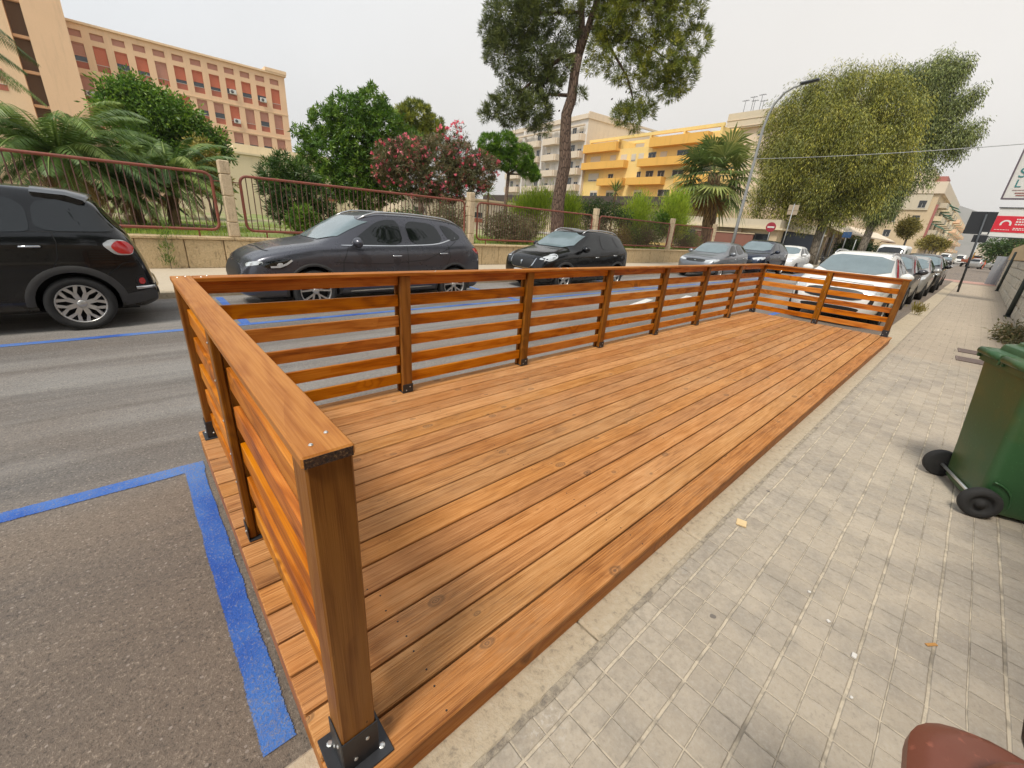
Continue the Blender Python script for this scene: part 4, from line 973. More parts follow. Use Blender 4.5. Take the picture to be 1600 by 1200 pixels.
# garden ground
def soil():
    t = NT('garden_soil'); P = t.pos(); n = t.noise(P, .5, 5, .6); n2 = t.noise(P, 9, 4, .65)
    c = t.mix(t.rng(n, .42, .6), (.17, .23, .045), (.38, .30, .19)); c = t.mix(t.rng(n2, .4, .7, 0, .5), c, (.19, .16, .08)); t.bump(n2, .6, .06); return t.fin(c, .95)
mb = MB(); N = 40; vs = []; fs = []
for i in range(N+1):
    for j in range(N+1):
        x = -60+91*i/N; y = WY+.32+(70-WY)*j/N; vs.append((x, y, Z_GARDEN+.05*math.sin(x*.7+y*.4)+.04*math.sin(y*1.3-x*.5)))
for i in range(N):
    for j in range(N): fs.append((i*(N+1)+j, (i+1)*(N+1)+j, (i+1)*(N+1)+j+1, i*(N+1)+j+1))
mb.add(vs, fs, 0, True); tag(mb.build('garden_ground', soil()), kind='structure')

# ---------------------------------------------------------------- foliage generators
def unit(v): return v/np.maximum(np.linalg.norm(v, axis=1, keepdims=True), 1e-9)
def leaves(name, blobs, n, mode, ln, wd, mat, parent, seed=1, kper=14, cs=.18, shell=.5, squash=1.0, off=(0, 0, 0), gap=.0):
    """many small leaf faces gathered in clumps through blobs [(x,y,z,r)]"""
    R = np.random.default_rng(seed); B = np.array([b[:4] for b in blobs], float); A = B[:, 3]**2; A /= A.sum()
    nc = max(1, n//kper); bi = R.choice(len(B), nc, p=A); d = unit(R.normal(size=(nc, 3))); rr_ = R.random(nc)**(1/3)
    rr_ = shell*(.75+.33*R.random(nc))+(1-shell)*rr_; d[:, 2] *= squash
    C = B[bi, :3]+d*(B[bi, 3]*rr_)[:, None]; tone = R.random(nc)
    if gap > 0:   # bite openings through the crown
        hol = B[R.choice(len(B), 10), :3]+R.normal(size=(10, 3))*B[:, 3].mean()*.6
        keep = np.ones(nc, bool)
        for h in hol: keep &= np.linalg.norm(C-h, axis=1) > gap
        C = C[keep]; tone = tone[keep]; d = d[keep]; bi = bi[keep]; nc = len(C)
    sc = cs*(.6+.8*R.random(nc)); P = np.repeat(C, kper, 0); n = nc*kper; dd = R.normal(size=(n, 3)); nd = unit(dd)
    if mode == 'tuft':
        ax = unit(d+np.array([0, 0, .5])); ax = np.repeat(ax, kper, 0); D = unit(nd+ax*.9); P = P+nd*0.02
        L_ = ln*(.7+.6*R.random(n))
    elif mode == 'droop':
        dd = np.clip(dd, -1.5, 1.5); P = P+dd*np.repeat(sc, kper)[:, None]*np.array([.55, .55, 1.1]); D = unit(nd*.75+np.array([0, 0, -1.0])); L_ = ln*(.6+.8*R.random(n))
    elif mode == 'whorl':
        ax = np.repeat(unit(d*.6+np.array([0, 0, .7])+R.normal(size=(nc, 3))*.4), kper, 0); P = P+ax*(R.random(n)*.12)[:, None]; D = unit(nd+ax*.35); L_ = ln*(.7+.6*R.random(n))
    elif mode == 'spike':
        P = P+dd*np.repeat(sc, kper)[:, None]; D = unit(nd*.55+np.array([0, 0, 1.0])); L_ = ln*(.6+.8*R.random(n))
    else:
        P = P+dd*np.repeat(sc, kper)[:, None]*.7; D = unit(nd+np.array([0, 0, -.15])); L_ = ln*(.6+.8*R.random(n))
    S = unit(np.cross(D, R.normal(size=(n, 3)))); W_ = wd*(.7+.6*R.random(n))
    V = np.empty((n, 4, 3)); V[:, 0] = P; V[:, 1] = P+D*(L_*.45)[:, None]+S*(W_/2)[:, None]; V[:, 2] = P+D*L_[:, None]; V[:, 3] = P+D*(L_*.45)[:, None]-S*(W_/2)[:, None]
    V = V.reshape(-1, 3)-np.array(off); F = np.arange(n*4).reshape(n, 4)
    pv = np.clip(np.repeat(tone, kper)*.75+R.random(n)*.25, 0, 1)
    return mesh_np(name, V, F, mat, parent, np.repeat(pv, 4))
def trunk(paths, mat, parent, off, name='trunk', n=9):
    mb = MB()
    for p in paths: mb.tube([(q[0]-off[0], q[1]-off[1], q[2]-off[2]) for q in p], [q[3] for q in p], n, smooth=True)
    return mb.build(name, mat, parent)
def limbs(base, blobs, r0, seed=1, twigs=0, start=None):
    """bent limbs from a fork point to the blob centres"""
    R = random.Random(seed); out = []
    for b in blobs:
        s = start or base; m = [(s[i]+b[i])/2+R.uniform(-.25, .25)*b[3] for i in range(3)]; m[2] -= .12*abs(b[2]-s[2])*R.uniform(-.5, 1)
        out.append([(s[0], s[1], s[2], r0), (m[0], m[1], m[2], r0*.62), (b[0], b[1], b[2], r0*.28)])
        for k in range(twigs):
            e = [b[i]+R.uniform(-.8, .8)*b[3] for i in range(3)]; out.append([(m[0]+(b[0]-m[0])*.5, m[1]+(b[1]-m[1])*.5, m[2]+(b[2]-m[2])*.5, r0*.3), (*e, r0*.07)])
    return out
L_pine = leafmat('pine_needles', (.040, .060, .012), (.15, .175, .022), (.34, .32, .036), .25)
L_pined = leafmat('shaded_pine_needles', (.030, .042, .014), (.085, .105, .026), (.19, .21, .045), .2)  # darker copy for the left crown, its shade put into the colour
L_green = leafmat('broad_green_leaves', (.025, .062, .008), (.085, .165, .014), (.21, .30, .035), .35)
L_dgreen = leafmat('dark_green_leaves', (.014, .034, .006), (.042, .085, .014), (.11, .17, .028), .3)
L_lime = leafmat('lime_green_shrub', (.09, .15, .012), (.26, .34, .025), (.42, .48, .04), .45)
L_olea = leafmat('oleander_leaves', (.045, .055, .018), (.12, .115, .045), (.24, .16, .085), .3)
L_pepper = leafmat('hanging_pepper_leaves', (.035, .048, .008), (.17, .175, .024), (.40, .35, .05), .22)
L_euc = leafmat('eucalyptus_leaves', (.035, .050, .013), (.13, .155, .036), (.28, .29, .075), .22)
L_umb = leafmat('umbrella_pine_needles', (.025, .065, .006), (.095, .185, .012), (.22, .33, .025), .3)
L_brown = leafmat('yellowing_leaves', (.08, .07, .015), (.20, .17, .03), (.34, .26, .05), .35)
L_palm = leafmat('palm_fronds', (.030, .062, .012), (.085, .145, .028), (.22, .27, .06), .25)
L_dry = leafmat('dry_palm_fronds', (.14, .075, .025), (.32, .19, .07), (.46, .31, .13), .3)
L_fan = leafmat('fan_palm_leaves', (.032, .058, .016), (.11, .15, .036), (.30, .31, .09), .25)
L_bloom = leafmat('pink_oleander_blossom', (.55, .06, .10), (.72, .16, .22), (.82, .36, .38), .4)
B_pine = barkmat('pine_bark', (.060, .034, .022), (.21, .135, .095), 13); B_grey = barkmat('grey_bark', (.07, .055, .04), (.24, .20, .15), 7); B_palm = barkmat('palm_trunk_fibre', (.10, .06, .03), (.33, .21, .11), 6)

# --- the tall pine
pb = (15.7, 11.2, Z_GARDEN)
pine = empty('pine_tree', pb, 0, 'tall leaning Aleppo pine with thick bare trunk and ragged crown behind the railings', 'tree')
T = [(15.73, 11.15, .4, .40), (15.72, 11.16, 1.0, .33), (15.65, 11.23, 2.57, .30), (15.69, 11.2, 3.43, .28), (15.74, 11.14, 4.29, .285), (15.66, 11.22, 5.27, .255), (15.62, 11.26, 6.2, .235), (15.72, 11.14, 6.8, .225), (15.73, 11.13, 7.64, .20), (15.78, 11.09, 8.34, .21)]
br = [T, [(15.78, 11.09, 8.3, .17), (15.82, 11.05, 9.1, .15), (15.72, 11.16, 10.2, .12), (15.6, 11.3, 12, .06)], [(15.80, 11.07, 8.3, .16), (16.05, 10.80, 9.7, .13), (16.2, 10.66, 10.4, .11), (16.7, 10.2, 12, .06)],
      [(15.78, 11.09, 8.4, .10), (15.3, 11.6, 8.25, .08), (14.9, 12.0, 7.8, .07), (14.2, 12.7, 7.0, .05), (13.9, 13.0, 6.4, .03)], [(15.72, 11.14, 6.9, .08), (15.0, 11.9, 6.9, .06), (14.4, 12.5, 6.3, .04), (13.5, 13.5, 5.9, .02)],
      [(16.0, 10.85, 9.3, .09), (16.35, 10.45, 9.35, .07), (16.6, 10.2, 8.8, .06), (17.3, 9.5, 7.7, .04), (17.55, 9.2, 6.9, .03), (17.7, 9.1, 6.4, .02)], [(16.3, 10.5, 9.3, .06), (17.6, 9.2, 8.9, .04), (18.6, 8.2, 8.3, .02)],
      [(16.15, 10.7, 10.3, .07), (17.4, 9.4, 10.3, .05), (18.5, 8.3, 10.4, .02)], [(15.75, 11.1, 9.8, .07), (14.6, 12.3, 9.7, .05), (13.5, 13.4, 9.7, .02)]]
trunk(br, B_pine, pine, pb, n=14)
LEFT = [(13.78, 13.2, 9.46, 1.15), (14.41, 12.53, 9.71, 1.0), (13.64, 13.34, 8.35, .95), (14.61, 12.32, 8.08, .85), (13.93, 13.04, 6.39, .85), (14.63, 12.31, 6.32, .80), (15.0, 11.9, 7.2, .55), (13.33, 13.67, 6.3, .42), (14.9, 12.0, 5.75, .42), (15.98, 10.9, 6.95, .3), (15.2, 11.7, 8.0, .7), (15.4, 11.5, 9.2, .6), (14.2, 12.7, 7.2, .7), (13.2, 13.8, 9.0, .5), (13.1, 13.9, 6.0, .3)]
RIGHT = [(16.69, 10.14, 9.74, .95), (17.58, 9.22, 9.9, 1.25), (18.46, 8.29, 9.96, 1.05), (17.05, 9.77, 8.25, .85), (18.14, 8.63, 8.44, 1.1), (18.77, 7.97, 7.93, .78), (17.75, 9.03, 7.85, .78), (17.66, 9.13, 6.32, .62), (17.95, 8.8, 6.5, .5), (17.3, 9.5, 6.35, .42), (18.6, 8.1, 7.5, .6), (16.4, 10.4, 8.7, .55), (16.5, 10.3, 9.4, .6), (16.2, 10.6, 7.9, .35), (19.1, 7.6, 9.0, .6)]
UP = [(15.51, 11.38, 10.8, 1.2), (14.23, 12.72, 11.13, 1.5), (16.85, 9.98, 11.47, 1.6), (18.11, 8.66, 11.15, 1.25), (15.6, 11.3, 12.6, 1.4), (17.0, 9.9, 12.8, 1.3)]
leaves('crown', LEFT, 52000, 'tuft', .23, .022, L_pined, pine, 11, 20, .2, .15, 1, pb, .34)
leaves('crown', RIGHT+UP, 100000, 'tuft', .23, .022, L_pine, pine, 12, 20, .2, .15, 1, pb, .34)
R2 = np.random.default_rng(4)
cone_ = None
for k in range(90):
    b = random.choice(LEFT[2:7]+[(17.4, 9.4, 7.0, .5), (16.1, 10.8, 8.9, .6), (15.2, 11.7, 8.6, .6)]); q = Vector(b[:3])+Vector(R2.normal(size=3))*b[3]*.6-Vector(pb)
    if cone_ is None: mb = MB(); mb.lathe([(0, -.05), (.03, -.025), (.034, .0), (.018, .04), (0, .055)], 7); cone_ = co_ = mb.build('pine_cone', plain('pine_cones', (.035, .02, .012), .9), pine)
    else: co_ = copy_tree(cone_, pine)
    co_.location = q; co_.rotation_euler = (random.uniform(0, 3), 0, 0)

def bush(name, label, cat, base, blobs, n, mode, ln, wd, mat, seed, stems=4, stemr=.05, group=None, bark=None, **kw):
    e = empty(name, base, 0, label, cat, group)
    big = sorted(blobs, key=lambda b: -b[3])[:max(3, stems)]
    trunk(limbs(base, big[:stems+2], stemr, seed, 2), bark or B_grey, e, base, 'trunk' if cat == 'tree' else 'stems', 7)
    leaves('crown' if cat == 'tree' else 'foliage', blobs, n, mode, ln, wd, mat, e, seed, off=base, **kw); return e
def tree(name, label, base, fork, blobs, n, mode, ln, wd, mat, seed, r0=.2, bark=None, group=None, **kw):
    e = empty(name, base, 0, label, 'tree', group)
    p = [[(base[0], base[1], base[2]-.1, r0*1.25), ((base[0]*2+fork[0])/3, (base[1]*2+fork[1])/3, (base[2]*2+fork[2])/3, r0), (*fork, r0*.8)]]+limbs(fork, sorted(blobs, key=lambda b: -b[3])[:9], r0*.5, seed, 2)
    trunk(p, bark or B_grey, e, base, n=10); leaves('crown', blobs, n, mode, ln, wd, mat, e, seed, off=base, **kw); return e
G = Z_GARDEN
tree('broadleaf_tree', 'dark green bushy tree behind the palms, in front of the orange building', (2, 24, G), (2.1, 24, 3.0), [(1.0, 24.08, 5.2, .72), (1.62, 24.03, 5.6, .57), (2.1, 23.99, 4.92, .96), (3.03, 23.92, 4.7, .87), (3.28, 23.9, 4.2, .72), (3.83, 23.85, 3.7, .5), (.42, 24.13, 4.7, .33), (1.56, 24.04, 3.82, .97), (4.25, 23.83, 4.3, .33), (2.9, 23.9, 3.4, .9), (4.5, 23.8, 3.7, .3)], 36000, 'broad', .17, .075, L_green, 21, .16, kper=14, cs=.22, shell=.6)
bush('shrub', 'yellowing brownish shrub just left of the first stone pillar', 'shrub', (2.9, 19, G), [(2.81, 19.03, 3.3, .36), (3.1, 18.99, 2.8, .38), (2.6, 19, 2.3, .5), (3.3, 19, 2.1, .4)], 3600, 'broad', .15, .06, L_brown, 22, cs=.15)
bush('oleander_bush', 'dark green flowerless oleander right of the first stone pillar', 'shrub', (4.3, 12.5, G), [(3.75, 12.7, 2.45, .36), (4.15, 12.56, 2.62, .40), (4.53, 12.46, 2.40, .46), (3.79, 12.68, 2.05, .45), (4.28, 12.54, 1.77, .60), (3.9, 12.65, 1.4, .4), (4.83, 12.37, 1.82, .45), (5.1, 12.27, 1.45, .35), (4.3, 12.5, 1.25, .4)], 11000, 'whorl', .21, .030, L_dgreen, 23, 6, .03, kper=16)
bush('shrub', 'bright green leafy bush standing before the flowerless oleander', 'shrub', (4.25, 11.6, G), [(4.25, 11.6, 1.25, .28), (4.0, 11.7, 1.05, .25), (4.5, 11.6, 1.0, .24)], 1700, 'whorl', .17, .035, L_green, 24, 3, .02)
Dt = [(8.45, 17.83, 5.36, 1.0), (9.37, 17.47, 5.85, .8), (7.56, 18.17, 4.98, .71), (9.85, 17.28, 5.1, 1.0), (8.77, 17.7, 4.39, 1.2), (7.71, 18.11, 3.87, 1.05), (9.8, 17.3, 3.86, 1.2), (10.92, 16.87, 4.41, .85), (8.69, 17.73, 3.06, 1.17), (10.04, 17.21, 2.93, .93), (7.63, 18.14, 2.81, .81), (6.45, 18.6, 4.58, .22), (7.02, 18.38, 4.41, .4), (9.4, 17.46, 6.65, .16), (9.06, 17.59, 2.3, .86), (8.11, 17.96, 2.32, .56), (6.7, 18.5, 3.7, .4)]
tree('broadleaf_tree', 'large fresh green broadleaf tree with a shoot on top, left of the pink oleander', (8.7, 17.7, G), (8.75, 17.7, 2.3), Dt, 56000, 'whorl', .19, .048, L_green, 25, .18, kper=12, shell=.55, gap=.25)
tree('pine_tree', 'bushy olive green pine peeping out behind the large broadleaf tree', (18.2, 28.5, G), (18.3, 28.4, 5.5), [(18.02, 28.62, 8.2, 1.25), (19.1, 28.12, 7.7, .98), (17.16, 29.01, 7.95, 1.0), (18.66, 28.32, 7.0, .9), (17.6, 28.8, 6.9, 1.0)], 22000, 'tuft', .30, .045, L_pine, 26, .2, B_pine, kper=20)
Fo = [(9.27, 15.59, 3.7, .74), (9.97, 15.15, 3.95, .78), (10.91, 14.56, 4.05, .8), (11.86, 13.95, 3.95, .85), (12.61, 13.48, 3.55, .8), (9.96, 15.16, 3.3, .9), (11.15, 14.41, 3.3, .98), (12.12, 13.79, 3.2, .85), (10.42, 14.86, 2.7, .66), (11.61, 14.11, 4.5, .35), (9.02, 15.75, 3.2, .5), (13.0, 13.2, 3.9, .36), (11.3, 14.3, 2.6, .6)]
ob = (11.0, 14.5, G)
ole = bush('oleander_bush', 'large oleander covered in pink blossom behind the graphite SUV', 'shrub', ob, Fo, 34000, 'whorl', .19, .030, L_olea, 27, 9, .035, kper=14, cs=.15)
leaves('blossom', Fo+[(11.83, 13.97, 5.3, .25), (11.14, 14.41, 4.95, .25), (11.5, 14.2, 5.0, .3), (9.9, 15.2, 4.2, .5)], 6500, 'whorl', .075, .07, L_bloom, ole, 28, 12, .05, .95, 1, ob)
leaves('sprays', [(11.83, 13.97, 5.1, .3), (11.14, 14.41, 4.85, .3), (11.5, 14.2, 4.8, .35)], 420, 'whorl', .16, .022, L_olea, ole, 29, 10, .1, .3, 1, ob)
tree('umbrella_pine', 'small bright green umbrella pine right of the pink oleander', (20.2, 20.4, G), (20.3, 20.3, 4.6), [(19.21, 21.13, 6.2, .74), (20.07, 20.51, 6.3, .82), (20.99, 19.84, 5.65, .85), (20.12, 20.47, 5.5, .7), (21.39, 19.55, 4.98, .6), (19.41, 20.98, 5.6, .66), (21.77, 19.27, 4.7, .38)], 34000, 'tuft', .20, .030, L_umb, 30, .14, B_pine, kper=20)
bush('hedge_ball', 'round clipped dark hedge right behind the third railing panel', 'hedge', (12.7, 11.4, G), [(12.61, 11.5, 1.45, .55), (13.1, 11.1, 1.4, .5), (12.2, 11.8, 1.35, .45), (12.7, 11.4, 1.0, .5)], 8000, 'broad', .085, .035, L_olea, 31, 3, .03, kper=16, cs=.12, shell=.85)
for i, (q, lab) in enumerate([([(17.26, 14.75, 2.4, .62), (17.77, 14.28, 2.75, .42), (16.9, 15.1, 2.1, .45), (17.3, 14.7, 1.6, .6)], 'lime green feathery shrub left of the pine trunk'), ([(18.8, 13.3, 2.5, .42), (18.7, 13.4, 1.9, .5), (18.9, 13.2, 1.4, .5)], 'lime green feathery shrub right beside the pine trunk'),
                                ([(24.97, 12.63, 2.6, .75), (24.7, 13.01, 2.1, .8), (25.0, 12.6, 3.3, .4), (25.1, 12.5, 1.5, .7)], 'lime green feathery shrub right of the yucca'), ([(26.5, 11.1, 3.1, .75), (26.6, 10.9, 2.5, .75), (26.5, 11.0, 3.6, .4), (26.5, 11.0, 1.8, .6)], 'tallest lime green shrub left of the fan palm')]):
    b0 = (q[0][0], q[0][1], G); bush('feathery_shrub', lab, 'shrub', b0, q, 9000, 'spike', .24, .026, L_lime, 40+i, 3, .03, 'lime green shrubs in the garden', kper=16, cs=.24, shell=.55)
bush('shrub', 'dark green spreading bush below the yucca', 'shrub', (21.4, 13.5, G), [(20.78, 14.17, 2.5, .5), (21.39, 13.46, 2.65, .58), (22.02, 12.72, 2.55, .55), (21.4, 13.4, 1.8, .8), (22.6, 12.2, 2.2, .5)], 7000, 'broad', .12, .05, L_dgreen, 50, 4, .04, kper=14, cs=.16)
bush('shrub', 'leafy green bush between the lime shrubs and the fan palm', 'shrub', (26.0, 11.4, G), [(25.85, 11.5, 2.4, .5), (26.2, 11.1, 2.0, .5), (27.2, 10.9, 2.0, .5), (25.5, 11.6, 1.7, .6)], 5200, 'broad', .12, .06, L_green, 51, 3, .03, kper=14, cs=.16)
for i, (q, lab) in enumerate([([(8.24, 13.43, 1.2, .42), (8.79, 13.12, 1.25, .5), (8.5, 13.3, .9, .45)], 'low dark hedge behind the roof of the graphite SUV'), ([(9.92, 12.48, 1.5, .5), (10.61, 12.08, 1.45, .45), (10.2, 12.3, 1.0, .5)], 'dusty dark hedge under the pink oleander'), ([(14.3, 11.7, 1.35, .4), (14.0, 11.9, 1.0, .45)], 'low scrubby hedge between hedge ball and pine trunk'), ([(6.6, 13.9, 1.0, .35), (7.0, 13.7, .95, .35)], 'small low hedge under the large broadleaf tree')]):
    b0 = (q[0][0], q[0][1], G); bush('hedge', lab, 'hedge', b0, q, 4600, 'broad', .09, .04, L_olea if i else L_dgreen, 60+i, 3, .03, 'low hedges behind the railings', kper=14, cs=.13, shell=.8)
for i, (x, y) in enumerate([(19.8, 11.6), (21.3, 11.3), (22.7, 11.4), (23.6, 11.1), (28.3, 11.0), (29.5, 10.9)]):
    q = [(x, y, 1.35, .42), (x+.4, y-.1, 1.15, .4), (x-.35, y+.1, 1.05, .4)]
    bush('scrub_bush', ['brownish scrub just right of the pine trunk', 'brownish scrub second from the pine trunk', 'brownish scrub before the fourth pillar', 'brownish scrub under the lime shrubs', 'brownish scrub left of the fan palm', 'brownish scrub at the foot of the fan palm'][i], 'shrub', (x, y, G), q, 2400, 'broad', .11, .04, [L_olea, L_brown, L_green, L_olea, L_dgreen, L_green][i], 70+i, 3, .02, 'scrub behind the railings', kper=14, cs=.16)

# ---------------------------------------------------------------- palms
def frond_mesh(mbV, mbF, mbP, base, az, el, ln, droop, nl, lw, ll, rng, vshape=.55):
    """one feather frond: arching midrib with leaflets either side"""
    d = np.array([math.cos(az)*math.cos(el), math.sin(az)*math.cos(el), math.sin(el)]); p = np.array(base, float); side = np.array([-math.sin(az), math.cos(az), 0.]); step = ln/nl; tone = rng.random()
    for k in range(nl):
        f = k/(nl-1); nd = d+np.array([0, 0, -droop*(f**1.3)*1.6]); nd /= np.linalg.norm(nd); q = p+nd*step; up = np.cross(side, nd); up /= np.linalg.norm(up)
        b = len(mbV); w = .022*(1-f)+.006; mbV += [p-side*w, p+side*w, q+side*w, q-side*w]; mbF.append((b, b+1, b+2, b+3)); mbP += [min(1, tone*.5+.45)]*4
        L = ll*math.sin(math.pi*min(1, .16+.84*(f*.93+.02)))**.7
        if f > .08:
            for sg in (-1, 1):
                v = side*sg*.80+nd*.62+up*vshape*.55+np.array([0, 0, -.25*rng.random()]); v /= np.linalg.norm(v); e = p+v*L*(.85+.3*rng.random()); m = p+v*L*.45; ww = nd*lw
                b = len(mbV); mbV += [p, m+ww, e+np.array([0, 0, -.12*L]), m-ww]; mbF.append((b, b+1, b+2, b+3)); tt = np.clip(tone*.7+.3*rng.random(), 0, 1); mbP += [tt]*4
        p = q
def date_palm(base, top, nf, ln, label, seed, r0=.2, dry=8, els=(-.3, 1.35), azc=None):
    e = empty('date_palm', base, 0, label, 'palm tree'); rng = np.random.default_rng(seed); off = np.array(base)
    tp = [(base[0]+(top[0]-base[0])*f, base[1]+(top[1]-base[1])*f, base[2]-.1+(top[2]-base[2]+.1)*f, r0*(1.25-.35*f+.05*math.sin(f*40))) for f in np.linspace(0, 1, 16)]
    trunk([tp], B_palm, e, base, n=12)
    V, F, P = [], [], []
    for i in range(nf):
        frond_mesh(V, F, P, np.array(top)-off, i*2.39996+rng.uniform(-.2, .2), els[0]+(els[1]-els[0])*((i+.5)/nf)**.8, ln*rng.uniform(.8, 1.1), rng.uniform(.55, 1.0), 84, .015, ln*.17, rng)
    mesh_np('crown', np.array(V), np.array(F), L_palm, e, P)
    V, F, P = [], [], []
    for i in range(dry): frond_mesh(V, F, P, np.array(top)-off-np.array([0, 0, .15]), i*2.39996+1, rng.uniform(-.75, -.3), ln*rng.uniform(.5, .75), rng.uniform(.6, .9), 34, .016, ln*.15, rng)
    if dry: mesh_np('dead_fronds', np.array(V), np.array(F), L_dry, e, P)
    return e
date_palm((-1.3, 14.0, G), (-1.0, 14.1, 2.30), 60, 2.65, 'broad date palm with low crown of long arching fronds above the black car', 80, .24, 14, (-.3, 1.15))
date_palm((-4.3, 16.6, G), (-4.1, 16.6, 5.2), 54, 3.4, 'tall date palm half cut off by the left edge of the picture', 81, .24, 8, (-.6, 1.3))
date_palm((1.2, 15.2, G), (1.35, 15.2, 1.95), 36, 2.15, 'small date palm arching its fronds towards the first stone pillar', 82, .15, 4, (-.1, 1.35))
date_palm((.35, 15.4, G), (.3, 15.4, 1.75), 32, 2.0, 'small dark date palm between the other two low palms', 83, .14, 6, (-.1, 1.3))

def fan_leaf(V, F, P, base, az, el, pet, rl, rng, bend=.3, nseg=22):
    d = np.array([math.cos(az)*math.cos(el), math.sin(az)*math.cos(el), math.sin(el)]); side = np.array([-math.sin(az), math.cos(az), 0.]); up = np.cross(d, side)*-1
    b0 = np.array(base, float); c = b0+d*pet+np.array([0, 0, -.1*pet*pet]); b = len(V); V += [b0-side*.02, b0+side*.02, c+side*.012, c-side*.012]; F.append((b, b+1, b+2, b+3)); tone = rng.random(); P += [tone*.6+.3]*4
    n = np.cross(d, side); n /= np.linalg.norm(n)
    for k in range(nseg):
        a = -2.1+4.2*k/(nseg-1); v = d*math.cos(a)+side*math.sin(a); L = rl*(1-.18*abs(a)/2.1)*rng.uniform(.88, 1.08); w = np.cross(n, v); m = c+v*L*.55+n*.04; e = c+v*L+np.array([0, 0, -bend*L*rng.uniform(.4, 1.2)])
        b = len(V); V += [c, m+w*.045*rl, e, m-w*.045*rl]; F.append((b, b+1, b+2, b+3)); P += [np.clip(tone*.6+.4*rng.random(), 0, 1)]*4
def fan_palm(base, top, nf, pet, rl, label, seed, r0=.3, dry=26, skirt=1.6):
    e = empty('fan_palm', base, 0, label, 'palm tree'); rng = np.random.default_rng(seed); off = np.array(base); t0 = np.array(top)-off
    tp = [(base[0]+(top[0]-base[0])*f, base[1]+(top[1]-base[1])*f, base[2]-.1+(top[2]-base[2]+.1)*f, r0*(1.15-.2*f+.04*math.sin(f*30))) for f in np.linspace(0, 1, 14)]
    trunk([tp], B_palm, e, base, n=12); V, F, P = [], [], []
    for i in range(nf): fan_leaf(V, F, P, t0+np.array([0, 0, rng.uniform(-.15, .15)]), i*2.39996, -.85+2.05*((i+.5)/nf)**.95, pet*rng.uniform(.75, 1.1), rl*rng.uniform(.85, 1.1), rng)
    mesh_np('crown', np.array(V), np.array(F), L_fan, e, P); V, F, P = [], [], []
    for i in range(dry): fan_leaf(V, F, P, t0+np.array([0, 0, -.2-skirt*rng.random()]), i*2.39996+.5, rng.uniform(-1.35, -1.0), pet*.5*rng.uniform(.6, 1), rl*.9, rng, .1, 16)
    if dry: mesh_np('dead_leaves', np.array(V), np.array(F), L_dry, e, P)
    return e
fan_palm((32.6, 11.0, Z_FAR), (32.25, 11.6, 5.85), 46, 1.9, 1.8, 'fan palm with shaggy brown trunk at the end of the garden wall', 84, .42, 9, 1.0)
def yucca(x, y, z, s, label):
    e = empty('yucca', (x, y, G), 0, label, 'plant', 'spiky yuccas in the garden'); rng = np.random.default_rng(int(x*10)); V, F, P = [], [], []
    trunk([[(0, 0, -.1, .09), (0, 0, z-G, .07)]], B_palm, e, (0, 0, 0))
    for i in range(70):
        az = i*2.39996; el = -.5+1.9*i/70; d = np.array([math.cos(az)*math.cos(el), math.sin(az)*math.cos(el), math.sin(el)]); sd = np.array([-math.sin(az), math.cos(az), 0]); b = len(V); o = np.array([0, 0, z-G]); L = s*rng.uniform(.8, 1.1)
        V += [o-sd*.02, o+d*L*.5+sd*.03, o+d*L+np.array([0, 0, -.08*L]), o+d*L*.5-sd*.03]; F.append((b, b+1, b+2, b+3)); P += [rng.random()]*4
    mesh_np('leaves', np.array(V), np.array(F), L_palm, e, P)
yucca(25.59, 15.09, 4.0, 1.0, 'spiky yucca in front of the yellow apartment block'); yucca(17.9, 19.4, 3.2, .9, 'spiky yucca beneath the umbrella pine')

# ---------------------------------------------------------------- street trees
Mb = [(45.14, 12.63, 11.3, 1.5), (45.5, 11.32, 12.5, 1.7), (45.99, 9.52, 13.0, 1.8), (46.51, 7.63, 13.0, 1.75), (47.04, 5.7, 12.4, 1.6), (47.44, 4.28, 11.5, 1.25), (45.52, 11.23, 9.75, 2.0), (46.11, 9.09, 10.17, 2.2), (46.76, 6.75, 10.1, 2.2), (47.34, 4.61, 9.58, 1.75), (45.39, 11.71, 7.99, 1.7), (45.97, 9.62, 7.23, 2.0), (46.58, 7.39, 7.25, 2.1), (47.16, 5.29, 7.27, 1.8), (47.58, 3.77, 7.7, 1.2), (45.39, 11.72, 6.2, 1.25), (45.99, 9.52, 5.15, 1.4), (46.58, 7.4, 5.1, 1.5), (47.09, 5.53, 5.5, 1.2), (44.2, 10.2, 8.8, 1.8), (44.8, 7.4, 9.6, 1.9), (44.4, 9.0, 11.2, 1.7), (45.2, 6.0, 8.2, 1.6), (44.3, 11.0, 6.8, 1.3), (44.8, 8.2, 6.2, 1.4), (45.6, 10.6, 4.6, 1.1), (45.8, 8.6, 3.9, .9), (46.2, 6.4, 4.2, 1.0), (46.8, 4.6, 5.6, .9), (45.2, 12.9, 5.2, .9), (45.4, 12.4, 3.9, .6), (46.4, 11.0, 13.6, 1.0), (46.8, 8.6, 14.3, .9), (47.2, 6.6, 14.0, .8), (45.4, 13.4, 9.2, .9), (47.6, 3.4, 9.6, .8)]
tree('pepper_tree', 'huge drooping olive green pepper tree over the far pavement', (46.7, 7.3, Z_FAR), (46.6, 7.4, 3.4), Mb, 190000, 'droop', .24, .048, L_pepper, 90, .42, kper=44, cs=.50, shell=.45, gap=.7)
